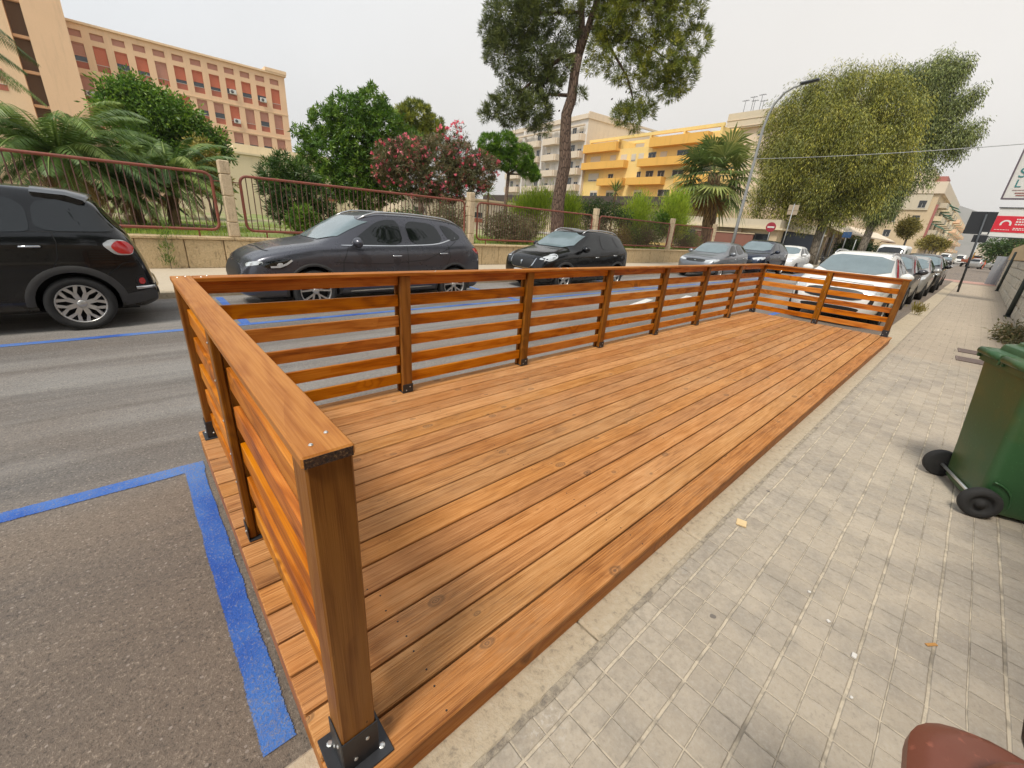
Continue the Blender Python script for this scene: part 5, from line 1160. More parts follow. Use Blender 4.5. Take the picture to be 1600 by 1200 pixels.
Nb = [(62.51, 7.59, 17.4, 1.4), (62.89, 5.82, 17.7, 1.45), (63.17, 4.5, 18.0, 1.0), (63.29, 3.91, 18.3, .5), (62.99, 5.33, 15.76, 1.6), (63.38, 3.5, 15.08, 1.05), (63.1, 4.84, 13.51, 1.45), (63.46, 3.13, 12.59, 1.15), (63.75, 1.75, 12.6, .8), (63.9, 1.05, 13.0, .35), (63.17, 4.47, 10.91, 1.15), (62.17, 9.21, 17.8, .95), (62.83, 6.08, 6.27, 1.6), (62.93, 5.62, 8.18, 1.5), (62.77, 6.38, 4.9, .6), (63.6, 2.4, 15.9, .5), (62.9, 5.6, 19.0, .6)]
tree('eucalyptus_tree', 'tall grey green eucalyptus rising behind the pepper tree', (62.8, 6.6, Z_FAR), (62.8, 6.3, 6.0), Nb+[(62.6, 6.9, 9.2, 1.3), (62.4, 7.8, 12.0, 1.5), (63.3, 3.6, 9.2, .8), (63.6, 2.2, 11.4, .7), (62.3, 8.2, 7.2, 1.3)], 90000, 'droop', .27, .066, L_euc, 91, .4, kper=36, cs=.52, shell=.42, gap=.6)
tree('street_tree', 'small round street tree before the tall beige block', (70.5, 3.8, Z_FAR), (70.5, 3.8, 3.3), [(70.41, 4.2, 4.63, .85), (70.38, 4.5, 4.18, .6), (70.48, 3.6, 4.37, .6), (70.4, 4.0, 3.8, .6)], 5000, 'broad', .22, .09, L_brown, 92, .12, kper=12, cs=.2)
tree('street_tree', 'green street tree beyond the small round one', (95.2, 2.6, Z_FAR), (95.2, 2.6, 2.2), [(95.14, 3.4, 3.7, .62), (95.25, 2.4, 3.4, .62), (95.34, 1.6, 3.3, .5)], 3500, 'broad', .26, .10, L_brown, 93, .12, kper=12, cs=.25)
for i, (x, y) in enumerate([(112, 4.6), (128, 5.0), (146, 5.0)]):
    tree('street_tree', ['nearest of the far street trees where the road vanishes', 'middle one of the far street trees where the road vanishes', 'farthest street tree where the road vanishes'][i], (x, y, Z_FAR), (x, y, 2.4), [(x, y, 3.6, .95), (x, y-.8, 3.3, .75), (x, y+.8, 3.4, .8)], 2200, 'broad', .32, .13, L_brown, 94+i, .12, kper=12, cs=.3, group='far street trees')
tree('street_tree', 'leafy tree above the right-hand wall beneath the red billboard', (88, -6.0, Z_ROAD), (88, -5.6, 1.9), [(90.24, -3.43, 3.1, 1.0), (90.19, -4.4, 3.06, .98), (88, -5.4, 3.6, 1.3), (86, -7, 3.2, 1.4), (87, -6.4, 2.2, 1.2), (89, -4.2, 2.1, .9)], 7000, 'broad', .3, .12, L_dgreen, 98, .15, kper=12, cs=.3)
bush('oleander_bush', 'dark street oleander beside the shop awning', 'shrub', (66, 8.0, Z_FAR), [(66, 8.0, 1.8, 1.0), (66, 7.0, 1.5, .9), (66, 6.2, 1.3, .8), (66, 8.8, 1.4, .7)], 5000, 'broad', .25, .1, L_dgreen, 99, 3, .05, kper=12, cs=.25)

# ---------------------------------------------------------------- grass and weeds
rng = np.random.default_rng(5); n = 60000
X = rng.uniform(-8, 31, n); Yy = WY+.34+rng.random(n)**1.6*9; keep = np.sin(X*.9+1)+np.sin(Yy*1.4+X*.3)+rng.normal(size=n)*.5 > -.5; X = X[keep]; Yy = Yy[keep]; n = len(X)
h = rng.uniform(.06, .22, n); az = rng.random(n)*6.28; w = .008; V = np.empty((n, 4, 3)); B = np.stack([X, Yy, np.full(n, G-.02)], 1); sd = np.stack([np.cos(az), np.sin(az), np.zeros(n)], 1); ln_ = np.stack([rng.normal(size=n)*.3, rng.normal(size=n)*.3, np.ones(n)], 1)*h[:, None]
V[:, 0] = B-sd*w; V[:, 1] = B+sd*w; V[:, 2] = B+ln_+sd*w*.2; V[:, 3] = B+ln_-sd*w*.2
o = mesh_np('grass', V.reshape(-1, 3), np.arange(n*4).reshape(n, 4), leafmat('grass_blades', (.08, .15, .012), (.20, .30, .03), (.36, .38, .08), .4), None, np.repeat(rng.random(n), 4)); tag(o, 'short green grass growing behind the railings', 'grass', kind='stuff')
bush('weed', 'thin green weed growing up the tuff wall beside the black car', 'weed', (.55, WY-.10, Z_FAR), [(.55, WY-.09, .12, .10), (.56, WY-.09, .40, .09), (.58, WY-.09, .68, .07), (.60, WY-.08, .9, .05)], 420, 'spike', .09, .012, L_green, 101, 3, .006, kper=10, cs=.05)
bush('weed', 'tuft of green weeds at the foot of the right-hand stone wall', 'weed', (14.0, -4.22, Z_WALK), [(14.02, -4.05, .05, .16), (13.6, -4.2, .02, .16), (14.5, -4.2, .06, .15), (13.1, -4.25, -.02, .10)], 1700, 'broad', .08, .03, L_olea, 102, 4, .006, kper=10, cs=.07)

# trees and bushes behind the right-hand wall: out of the frame, but they shade this side and mirror in the cars
for i, (x, y, h) in enumerate([(-13, -9.5, 11), (-7.5, -8.5, 14.5), (-2, -10, 10), (3, -9, 15), (9, -9.5, 17), (15, -9.5, 18), (20.5, -11.5, 15)]):
    R_ = random.Random(i); q = [(x+R_.uniform(-1.6, 1.6), y+R_.uniform(-1.2, 1.2), h*R_.uniform(.4, .95), R_.uniform(1.2, 2.0)) for k in range(11)]
    tree('garden_tree', ['dark leafy tree beyond the stone wall, first of the row behind the camera', 'tall leafy tree beyond the stone wall, second of the row', 'tallest leafy tree beyond the stone wall', 'leafy tree beyond the stone wall, fourth of the row', 'leafy tree beyond the stone wall, fifth of the row', 'leafy tree beyond the stone wall behind the green bin', 'last leafy tree beyond the stone wall'][i], (x, y, Z_ROAD), (x, y, h*.4), q, 5200, 'broad', .42, .2, L_dgreen, 200+i, .2, kper=12, cs=.4, shell=.6, group='trees beyond the stone wall')
bush('weed', 'little dry tuft lying on the near kerb beside the cars', 'weed', (16.6, -2.42, Z_WALK), [(16.6, -2.42, .04, .10), (16.75, -2.40, .06, .07)], 260, 'spike', .10, .02, L_brown, 103, 2, .004, kper=10, cs=.05)
# ================================================================== buildings
def plaster(name, a, b=None, rough=.9):
    t = NT(name); P = t.obj(); n = t.noise(P, .35, 5, .6); st = t.noise(t.scale(P, (1.2, 1.2, .12)), 1.5, 4, .65); n2 = t.noise(P, 9, 3, .6)
    b = b or tuple(x*.86 for x in a); c = t.mix(n, a, b); c = t.mix(t.rng(st, .52, .75, 0, .35), c, tuple(x*.62 for x in a)); c = t.mix(t.rng(n2, .5, .8, 0, .15), c, tuple(min(1, x*1.15) for x in a))
    t.bump(n2, .15, .01); return t.fin(c, rough)
PL_or = plaster('apricot_plaster', (.85, .56, .35)); PL_orl = plaster('pale_apricot_plaster', (.86, .61, .39)); PL_cream = plaster('cream_plaster', (.72, .60, .40)); PL_white = plaster('offwhite_plaster', (.70, .66, .61)); PL_pinkw = plaster('pinkish_cream_plaster', (.70, .58, .44))
PL_yel = plaster('yellow_plaster', (.86, .62, .23)); PL_ochre = plaster('ochre_balcony_plaster', (.80, .44, .095)); PL_beige = plaster('beige_plaster', (.58, .50, .37)); PL_tan = plaster('tan_plaster', (.60, .46, .29)); PL_dark = plaster('dark_roof_sheet', (.075, .055, .045)); PL_navy = plaster('shaded_blue_shopfront', (.045, .055, .075))
M_shut = plain('terracotta_shutter', (.55, .15, .08), .7, var=.1); M_shut2 = plain('faded_red_shutter', (.48, .225, .16), .7, var=.15); M_pan = plain('red_spandrel_panel', (.40, .125, .075), .75, var=.15)
M_bglass = glassmat('building_glass', (.035, .040, .045), .08); M_fr = plain('window_frame', (.55, .52, .47), .5); M_ac = plain('air_conditioner_white', (.62, .60, .56), .5); M_grille = plain('air_conditioner_grille', (.09, .09, .09), .6)
M_wshut = plain('pale_shutter', (.60, .53, .42), .7); M_green = plain('green_awning_canvas', (.12, .32, .24), .8); M_redp = plain('dull_red_panel', (.36, .13, .11), .8); M_brownc = plain('brown_awning', (.20, .10, .07), .85)
def frame(x, y, z, yaw): return Matrix.Translation((x, y, z)) @ Matrix.Rotation(rad(yaw), 4, 'Z')
class Bld:
    """a building in its own frame: u along the facade, v into the building (facade at v=0, facing -v), w up"""
    def __init__(s, name, label, x, y, z, yaw, group=None): s.e = empty(name, (x, y, z), rad(yaw), label, 'building', group); s.win = {}
    def part(s, name, boxes, mats, parent=None):
        mb = MB()
        for b in boxes:
            u0, u1, v0, v1, w0, w1 = b[:6]; mb.box(((u0+u1)/2, (v0+v1)/2, (w0+w1)/2), (abs(u1-u0), abs(v1-v0), abs(w1-w0)), b[6] if len(b) > 6 else 0)
        return mb.build(name, mats, parent or s.e)
    def window(s, key, u, w, wd, ht, v, builder):
        """first of a kind is built, the rest share its mesh"""
        if key not in s.win:
            o = builder(wd, ht); s.win[key] = o
        else: o = copy_tree(s.win[key])
        o.parent = s.e; o.location = (u, v, w); return o
def facade(bd, U0, U1, W0, W1, cols, rows, depth, mat, vf=0.0, back=.3):
    """wall with real openings: piers and spandrels in front of a set-back wall"""
    bx = [(U0, U1, vf+depth, vf+depth+back, W0, W1)]; us = sorted(cols); e = U0
    for a, b in us: bx.append((e, a, vf, vf+depth+.001, W0, W1)); e = b
    bx.append((e, U1, vf, vf+depth+.001, W0, W1))
    for a, b in us:
        z = W0
        for c, d in sorted(rows): bx.append((a-.001, b+.001, vf+.012, vf+depth+.002, z, c)); z = d
        bx.append((a-.001, b+.001, vf+.012, vf+depth+.002, z, W1))
    return bx
# --- orange block with red roller shutters
ob = Bld('apartment_building', 'long apricot building with four rows of red roller shutters and air conditioners', 0, 80, Z_GARDEN, 0)
cols = [(-.14+2.0*k, 1.09+2.0*k) for k in range(12)]; z0 = Z_GARDEN
rows = [(zt-2.7-z0, zt-z0) for zt in (18.35, 14.88, 11.41, 7.94)]+[(18.93-z0, 19.66-z0)]
ob.part('wall', facade(ob, -.6, 24.0, 0, 20.3-z0, cols, rows, .28, PL_or), PL_or)
ob.part('side_wall', [(.0, 24.0, .6, 14, 0, 20.2-z0)], PL_orl); ob.part('cornice', [(-.6, 24.25, -.25, 14.2, 20.305-z0, 20.55-z0), (21.3, 24.3, -.32, 3, 20.556-z0, 21.0-z0)], PL_orl)
[ob.part('string_course', [(-.5, 24.05, -.06, .0, rows[k][1]+.14, rows[k][1]+.24)], PL_orl) for k in range(1, 4)]
def wbuild(sm, frac):
    def f(wd, ht):
        mb = MB(); mb.box((0, .02, ht*.14), (wd, .05, ht*.28), 0); mb.box((0, .06, ht*.5), (wd, .03, ht), 1); mb.box((0, .0, ht*.285), (wd, .07, .05), 2)
        w = mb.build('window', [M_pan, M_bglass, M_fr])
        mb = MB(); h = ht*.71*frac; n = max(3, int(h/.10))
        for i in range(n): mb.box((0, .012+(.006 if i % 2 else 0), ht-h+(i+.5)*h/n), (wd-.04, .03, h/n-.002))
        mb.box((0, -.02, ht-.09), (wd, .10, .16)); mb.build('shutter', sm, w); return w
    return f
R3 = random.Random(12)
for r_, (c, d) in enumerate(rows[:4]):
    for k, (a, b) in enumerate(cols):
        fr = R3.choice((1.0, .98, .80, .72, 1.0, .66)); sm = M_shut if (r_ == 0 and k not in (0, 4)) or R3.random() < .25 else M_shut2
        ob.window((sm.name, fr), (a+b)/2, c, b-a, d-c, .18, wbuild(sm, fr))
def attic(wd, ht):
    mb = MB(); mb.box((0, .03, ht/2), (wd, .05, ht)); return mb.build('attic_panel', M_shut2)
for a, b in cols: ob.window('attic', (a+b)/2, rows[4][0], b-a, rows[4][1]-rows[4][0], .2, attic)
def acunit(wd, ht):
    mb = MB(); mb.box((0, -.16, .28), (.84, .30, .56), 0, bev=.02); mb.lathe([(0, .012), (.2, .012), (.21, .0)], 16, 1, Matrix.Translation((-.12, -.315, .28)) @ Matrix.Rotation(rad(90), 4, 'X')); mb.box((0, -.1, -.02), (.7, .2, .03), 0); return mb.build('air_conditioner', [M_ac, M_grille])
for k, r_, dz in ((0, 1, .5), (8, 0, .75), (10, 0, .55), (8, 1, .45), (8, 3, .2), (9, 3, .1), (10, 3, .05), (6, 3, .6), (4, 2, .3)): ob.window('ac', (cols[k][0]+cols[k][1])/2+.1, rows[r_][0]+dz, 1, 1, -.02, acunit)
ob.part('stair_tower', [(-3.45, -.02, -2.2, 8, 0, 25-z0)], PL_or)
ob.part('wing', [(-22, -4.9, -.6, 9, 0, 25-z0)], PL_orl); ob.part('recess', [(-4.88, -3.47, .9, 6, 0, 25-z0)], plaster('shaded_recess_plaster', (.16, .10, .06)))  # shade of the recess is put into its dark plaster colour
[ob.part('recess_balcony', [(-4.87, -3.48, .3, .899, zt-z0, zt-z0+.30)], PL_or) for zt in (10.5, 14, 17.5, 21)]
for k, (u, w) in enumerate([(-7.2, 11.6), (-7.2, 15.1), (-7.2, 18.6), (-10.5, 15.1), (-10.5, 18.6)]): ob.window(('wing'), u, w-z0, 1.3, 2.2, -.64, wbuild(M_shut2, .8))
# --- cream annexe in front of it
an = Bld('annexe_building', 'low plain cream annexe below the apricot building, behind the first stone pillar', 4.5, 40, Z_GARDEN, 0)
an.part('wall', [(0, 15.5, 0, 8, 0, 4.55)], PL_cream); an.part('roof', [(-.12, 15.6, -.12, 8.1, 4.56, 4.70), (4.0, 12.2, 3, 8, 4.71, 5.6)], PL_cream)
for u in (2.2, 6.5, 10.8): an.window('w', u, 1.6, 1.2, 1.4, -.06, wbuild(M_wshut, .6))
gb = Bld('garden_building', 'sandy low building glimpsed through the railings behind the oleander', 13, 36, Z_GARDEN, 0)
gb.part('wall', [(7.5, 24, 0, 7, 0, 2.9)], PL_pinkw); gb.part('roof', [(7.3, 24.2, -.3, 7.2, 2.91, 3.1)], PL_tan)
for u in (9.5, 13.2, 16.9, 20.6): gb.window('w', u, .7, 1.1, 1.6, -.06, wbuild(M_wshut, .5))

def genwin(sm, fr=.6, fcol=None):
    def f(wd, ht):
        mb = MB(); mb.box((0, .05, ht/2), (wd, .03, ht), 1)
        for sx_ in (-1, 1): mb.box((sx_*(wd/2-.03), .02, ht/2), (.06, .06, ht), 0)
        mb.box((0, .02, ht-.03), (wd-.13, .058, .06), 0); mb.box((0, .02, .03), (wd-.13, .058, .06), 0); mb.box((0, .02, ht/2), (.05, .05, ht-.13), 0)
        w = mb.build('window', [M_fr, M_bglass]); mb = MB(); h = ht*fr; n = max(2, int(h/.14))
        for i in range(n): mb.box((0, -.005+(.006 if i % 2 else 0), ht-h+(i+.5)*h/n), (wd-.05, .03, h/n-.002))
        mb.build('shutter', sm, w); return w
    return f
# --- white block (facade faces the camera side; u runs away to the left of the picture)
wb = Bld('apartment_building', 'white six storey apartment block with rounded balconies behind the pine trunk', 67.43, 52.98, Z_ROAD, 82)
# in this frame +v points to -x side, so the building body lies at v<0
HB = 20.9
def flip(bx): return [(b[0], b[1], -b[3], -b[2], b[4], b[5]) for b in bx]
wb.part('wall', [(0, 27, -14, -.0, 0, HB-.55)], PL_white); wb.part('gable_wall', [(-.02, .0, -20, -.0, 0, HB-.3)], PL_pinkw); wb.part('parapet', [(-.15, 27.1, -14, .35, HB-.54, HB+.2), (-.15, .25, -20, .0, HB+.21, HB+.55)], PL_pinkw)
fl = [16.9, 14.05, 11.2, 8.4, 5.5]
for i, z in enumerate(fl):
    for j, (a, b) in enumerate([(.3, 4.4), (7.2, 11.9), (13.2, 18.4), (20.0, 25.5)]):
        wb.part('balcony', [(a, b, .0, 1.15, z-.12, z+1.0), (a+.35, b-.35, 1.15, 1.35, z-.12, z+.99)], PL_pinkw)
    for j, u in enumerate((1.6, 3.5, 9.0, 10.9, 14.6, 17.0, 21.6, 24.0)):
        o = wb.window(('w', j % 3), u, z+.1, 1.15, 2.2, .04, genwin([M_wshut, M_bglass, M_fr][j % 3], (.35, .1, .6)[j % 3])); o.rotation_euler = (0, 0, math.pi)
[wb.part('fin', [(a, a+.45, 0, .7, 0, HB-.6)], PL_white) for a in (5.6, 12.3, 19.0)]
wb.part('top_band', [(.3, 26.8, .36, .9, 19.2, 19.45)], PL_pinkw)
# --- yellow block
yb = Bld('apartment_building', 'yellow apartment block with long ochre balconies between palm and pine', 68.0, 53.0, Z_ROAD, 85)
yb.part('wall', [(-26.5, -.1, -12, 0, 0, 14.9), (-25.6, -12, -10, -1.2, 14.91, 16.1)], PL_yel)
yb.part('pergola_beam', [(-26.4, -1.0, .2, .6, 16.3, 16.75), (-26.4, -1.0, -4, -3.6, 16.3, 16.75)]+[(u, u+.3, -4, .6, 15.0 if u < -2 else 15.0, 16.29) for u in (-26.3, -20.5, -14.5, -8, -1.4)], PL_yel)
for a, b, c, d in [(-8.0, -.2, 14.6, 15.95), (-10.2, -.2, 11.85, 13.0), (-10.3, -4.6, 9.1, 10.25), (-24.6, -14.8, 14.5, 15.8), (-23.2, -13.0, 11.8, 12.95), (-18.2, -11.2, 9.1, 10.2), (-26.4, -20.5, 9.0, 10.2), (-10.3, -2.6, 6.2, 7.3), (-20, -12, 6.2, 7.3)]:
    yb.part('balcony', [(a, b, .0, 1.25, c, d)], PL_ochre)
for j, (a, b, c, d) in enumerate([(-3.7, -1.3, 12.9, 14.1), (-7.3, -6.0, 13.0, 14.05), (-9.7, -8.4, 13.0, 14.0), (-11.6, -10.7, 12.9, 13.95), (-13.2, -12.2, 12.9, 13.95), (-15.6, -14.1, 12.9, 13.95), (-17.6, -16.4, 12.9, 13.9), (-21.5, -19.4, 12.9, 13.9), (-3.8, -1.3, 10.0, 11.3), (-7.3, -6.1, 10.2, 11.05), (-13.2, -12.4, 10.3, 11.2), (-15.7, -14.2, 10.2, 11.25), (-17.8, -16.5, 10.2, 11.2), (-21.2, -19.2, 10.2, 11.2), (-24.5, -22.8, 10.2, 11.2), (-4.0, -2.2, 7.2, 8.4), (-8.0, -6.2, 7.2, 8.4), (-14, -12.4, 7.2, 8.4), (-19.4, -17.2, 7.2, 8.4)]):
    o = yb.window(('w', j), (a+b)/2, c, b-a, d-c, .04, genwin(M_wshut if j in (0, 1, 2, 3, 4, 6, 8, 15, 16, 17) else M_bglass, .85 if j in (0, 1, 2, 3, 4, 6, 8) else .3)); o.rotation_euler = (0, 0, math.pi)
# --- beige block half hidden by the pepper tree
bb = Bld('apartment_building', 'plain beige block with rooftop aerials half hidden by the pepper tree', 71.74, 29.05, Z_ROAD, 85)
bb.part('wall', [(-17, 0, -12, 0, 0, 17.1)], PL_pinkw); bb.part('attic', [(-17, .15, -12, .5, 17.11, 19.15)], PL_beige); bb.part('moulding', [(-17, .2, .51, .58, 18.2, 18.28), (-17, .2, .51, .6, 17.3, 17.4)], PL_pinkw)
for i, z in enumerate((15.95, 13.0, 10.1, 7.2, 4.3)):
    for u in (-1.3, -5.2, -9.5, -13.5):
        o = bb.window('w', u, z, 1.2, 1.3, .04, genwin(M_wshut, .8)); o.rotation_euler = (0, 0, math.pi)
for u, h in ((-.9, 2.0), (-2.0, 2.3), (-2.3, 1.8), (-3.2, 2.4), (-3.6, 1.6)):
    mb = MB(); mb.tube([(u, -1.5, 19.1), (u, -1.5, 19.2+h)], .035, 5); mb.tube([(u-.5, -1.5, 19.1+h), (u+.5, -1.5, 19.1+h)], .03, 5)
    for q in (-.4, -.15, .1, .35): mb.tube([(u+q, -1.8, 19.1+h), (u+q, -1.2, 19.1+h)], .02, 4)
    mb.build('aerial', M_grille, bb.e)
# --- dark roofed pavilion across the garden
pv_ = Bld('pavilion', 'long low pavilion with dark flat roof behind the lime green shrubs', 47.5, 16, Z_GARDEN, 90)
pv_.part('wall', [(6, 40, -8, -.8, 0, 4.0)], PL_cream); pv_.part('roof', [(4.5, 41, -9, .6, 4.01, 4.95)], PL_dark); [pv_.part('pillar', [(u, u+.35, -.2, .15, 0, 4.0)], PL_cream) for u in (7, 12, 17, 22, 27, 32, 37)]
# --- low shops by the side street
sh = Bld('shop_building', 'low cream corner shop building with flat parapet beyond the lamp post', 44, 9.95, Z_FAR, 0)
sh.part('wall', [(.3, 15, .3, 9.5, 0, 2.85)], PL_cream); sh.part('parapet', [(0, 15.2, 0, 9.8, 2.86, 3.55)], PL_beige); sh.part('ledge', [(-.35, 15.5, -.35, 10, 2.70, 2.859)], PL_cream)
[sh.part('pier', [(.0, .299, v, v+.6, 0, 2.69)], PL_tan) for v in (.0, 3.2, 6.4, 9.0)]
def shopw(wd, ht):
    mb = MB(); mb.box((0, .02, ht/2), (wd, .04, ht), 1); mb.box((0, 0, ht*.72), (wd, .06, .06), 0); mb.box((0, 0, ht/2), (.06, .06, ht), 0); return mb.build('shop_window', [M_grille, M_bglass])
for v in (1.9, 4.9, 7.8):
    o = sh.window('s', .27, 0.1, 2.3, 2.2, v, shopw); o.rotation_euler = (0, 0, rad(-90))
sh.part('shop_front', [(2.5, 14.8, -.05, .28, 0, 2.69)], PL_navy)  # dark blue front with the facade's shade put into its colour
s2 = Bld('shop_building', 'row of shops under a cream sloping canopy behind the pepper tree', 60.5, 10.4, Z_FAR, 0)
s2.part('wall', [(0, 40, .6, 12, 0, 5.4)], PL_tan)
mb = MB(); mb.prism([(-2.2, 3.15), (-2.2, 3.30), (.59, 4.55), (.59, 4.2)], 0, 0, 40); s2c = mb.build('canopy', PL_pinkw, s2.e)
[s2.part('pier', [(u, u+.35, .2, .599, 0, 3.6)], PL_cream) for u in range(0, 40, 4)]
for k in range(9): s2.window('s', 2.2+4*k, .05, 3.2, 2.7, .5, shopw)
s2.part('awning', [(26, 33, -3.2, -2.21, 2.9, 3.0)], M_brownc)
# --- tall beige block and the row beyond
tb = Bld('apartment_building', 'tall beige street block with green balcony awnings, behind the eucalyptus', 132, 7.4, Z_FAR, 0)
tb.part('wall', [(0, 60, 0, 26, 0, 13.9)], PL_tan); tb.part('attic', [(-.4, 58, -.6, 24, 13.91, 16.2), (3, 40, 2.5, 20, 16.21, 19.0)], PL_pinkw); tb.part('gable_band', [(-.25, -.0, 1, 22, 10.6, 13.9)], PL_beige)
tb.part('roof_hut', [(8, 16, .5, 6, 16.22, 18.2)], M_redp)
tb.part('red_panel', [(.6, 2.2, -.35, -.0, 4.5, 11.8)], M_redp); tb.part('roof_panel', [(-.42, -.401, 5, 8.5, 14.3, 15.3)], M_redp)
for v, w in ((2.2, 11.0), (6.5, 11.0), (2.4, 8.0), (6.4, 8.0), (11, 8), (11.5, 4.6), (6.4, 4.8), (16, 8), (16, 4.6)):
    o = tb.window('w', -.05 if w < 10.6 else -.3, w, 1.3, 1.5, v, genwin(M_bglass if w == 11.0 or v == 11.5 else M_shut2, .4)); o.rotation_euler = (0, 0, rad(-90))
for k in range(5):
    for j, z in enumerate((2.9, 5.8, 8.7, 11.4)):
        u = 4+k*11; tb.part('balcony', [(u, u+6.5, -1.5, -.0, z, z+1.0)], PL_beige if (k+j) % 2 else PL_cream)
        if (k*3+j) % 4 < 2:
            mb = MB(); mb.prism([(-2.3, z+1.5), (-2.3, z+1.56), (-.01, z+2.5), (-.01, z+2.42)], 0, u+.3, u+5.5); mb.build('awning', M_green, tb.e)
fb = Bld('apartment_building', 'far yellow balconied block where the street vanishes', 206, 7.6, Z_FAR, 0)
fb.part('wall', [(0, 90, 0, 20, 0, 15.5)], PL_cream)
for k in range(7):
    for z in (3, 6, 9, 12): fb.part('balcony', [(2+k*12, 9+k*12, -1.6, -.0, z, z+1.1)], PL_cream if k % 2 else PL_or)
f2 = Bld('apartment_building', 'farthest pale building closing the street', 420, -60, Z_FAR, 0)
f2.part('wall', [(0, 20, 0, 63, 0, 10), (-1, 19, 10, 30, 0, 14)], PL_pinkw); f2.part('roof', [(-.5, 20.5, -.5, 63.5, 10.01, 10.6)], M_brownc)
f3 = Bld('apartment_building', 'terracotta trimmed far building under the red billboard', 250, -30, Z_FAR, 0)
f3.part('wall', [(0, 40, 0, 22, 0, 9)], PL_or); f3.part('roof', [(-.5, 40, -.5, 22.5, 9.01, 9.6)], M_shut2)

# --- hazy ridge
def hillmat():
    t = NT('dry_hillside'); P = t.pos(); n = t.noise(P, .012, 6, .65); n2 = t.noise(P, .06, 4, .6); c = t.mix(n, (.24, .215, .19), (.19, .18, .155)); c = t.mix(t.rng(n2, .45, .7, 0, .5), c, (.15, .15, .12)); return t.fin(c, 1.0)
rr = np.random.default_rng(8); prof = [(900, 240), (500, 215), (300, 190), (180, 155), (100, 124), (75, 117), (39, 104), (2, 85), (-45, 60), (-110, 34), (-200, 14), (-320, 2)]
ys = np.linspace(900, -320, 62); hs_ = np.interp(-ys, [-p[0] for p in prof], [p[1] for p in prof])+rr.normal(size=62)*1.2; vs = []; fs = []
for i, (y, h) in enumerate(zip(ys, hs_)):
    for k, f in enumerate((0, .3, .6, .85, 1.0, .7, 0)): vs.append((1250+250*min(1, k/4)+(250*(k-4)/2 if k > 4 else 0)+rr.normal()*6, y+rr.normal()*3, max(-.5, h*f+(rr.normal()*2 if 0 < k < 4 else 0))-.4))
for i in range(61):
    for k in range(6): fs.append((i*7+k, (i+1)*7+k, (i+1)*7+k+1, i*7+k+1))
mb = MB(); mb.add(vs, fs, 0, True); tag(mb.build('hill', hillmat()), kind='structure')
# ================================================================== street furniture, bins, signs, right-hand wall
M_galv = plain('galvanised_steel', (.33, .33, .32), .5, .4, var=.2); M_dgrey = plain('dark_grey_steel', (.055, .06, .065), .55, .3, var=.2); M_signback = plain('black_sign_back', (.018, .019, .022), .6)
M_signw = plain('sign_white', (.68, .66, .62), .5, var=.12); M_signr = plain('sign_red', (.60, .018, .035), .45, var=.08); M_teal = plain('teal_lettering', (.035, .20, .20), .5); M_bluesign = plain('blue_sign', (.05, .12, .28), .5); M_tansign = plain('bare_sign_back', (.42, .33, .23), .7, var=.2)
lp = empty('street_lamp', (26.5, 6.98, Z_FAR), 0, 'tall grey street lamp with curved arm over the road, beside the fan palm', 'street lamp')
mb = MB(); z = Z_FAR
mb.tube([(0, 0, -.05), (.05, 0, 2.5), (.12, 0, 5.0), (.18, -.0, 7.3), (.22, -.08, 7.9), (.25, -.22, 8.4), (.28, -.55, 8.85), (.30, -.95, 9.06), (.31, -1.25, 9.13)], [.095, .085, .075, .062, .055, .052, .05, .048, .045], 12); mb.build('pole', M_galv, lp)
mb = MB(); mb.box((.31, -1.60, 9.20), (.26, .80, .11), 0, Matrix.Rotation(rad(-5), 3, 'X'), bev=.04); mb.build('lamp_head', M_dgrey, lp)
# signs down the street
def disc(mb, r, th, M_, mat=0, n=28): mb.lathe([(0, 0), (r, 0), (r, th), (0, th)], n, mat, M_, False)
ne = empty('no_entry_sign', (38.4, 8.9, Z_FAR), 0, 'round red no entry sign beyond the lamp post', 'road sign')
mb = MB(); mb.tube([(0, 0, 0), (0, 0, 3.1)], .03, 8); mb.build('pole', M_galv, ne)
mb = MB(); Mx = Matrix.Translation((-.03, 0, 2.75)) @ Matrix.Rotation(rad(-90), 4, 'Y') @ Matrix.Rotation(0, 4, 'Z'); disc(mb, .36, .02, Mx); mb.box((-.054, 0, 2.75), (.006, .5, .12), 1); mb.build('sign_plate', [plain('faded_sign_red', (.34, .03, .05), .5), M_signw], ne)
sq = empty('road_sign', (36.7, 7.25, Z_FAR), 0, 'bare back of a square sign on a thin pole before the pepper tree', 'road sign')
mb = MB(); mb.tube([(0, 0, 0), (0, 0, 4.35)], .035, 8); mb.build('pole', M_galv, sq); mb = MB(); mb.box((.04, 0, 3.95), (.03, .66, .66), bev=.005); mb.box((.03, 0, 3.95), (.05, .7, .05)); mb.build('sign_plate', M_tansign, sq)
bs = empty('road_sign', (31, -2.86, Z_WALK), 0, 'black back of a large square sign with a smaller plate on the near pavement', 'road sign')
mb = MB(); mb.tube([(0, 0, -.02), (0, .24, 3.68)], .045, 10); mb.build('pole', M_dgrey, bs)
mb = MB(); mb.box((-.0+.06, .32, 3.28), (.03, .90, 1.02), bev=.006); mb.build('sign_plate', M_signback, bs); mb = MB(); mb.box((.055, .10, 2.57), (.03, .50, .34), bev=.006); mb.build('small_plate', M_signback, bs)
mb = MB(); mb.box((.038, .02, 2.83), (.01, .2, .10)); mb.build('sticker', M_signw, bs)
p2 = empty('bare_pole', (36.5, -2.72, Z_WALK), 0, 'thin bare steel pole just behind the black sign', 'pole'); mb = MB(); mb.tube([(0, 0, 0), (0, .02, 2.5)], .03, 8); mb.build('pole', M_galv, p2)
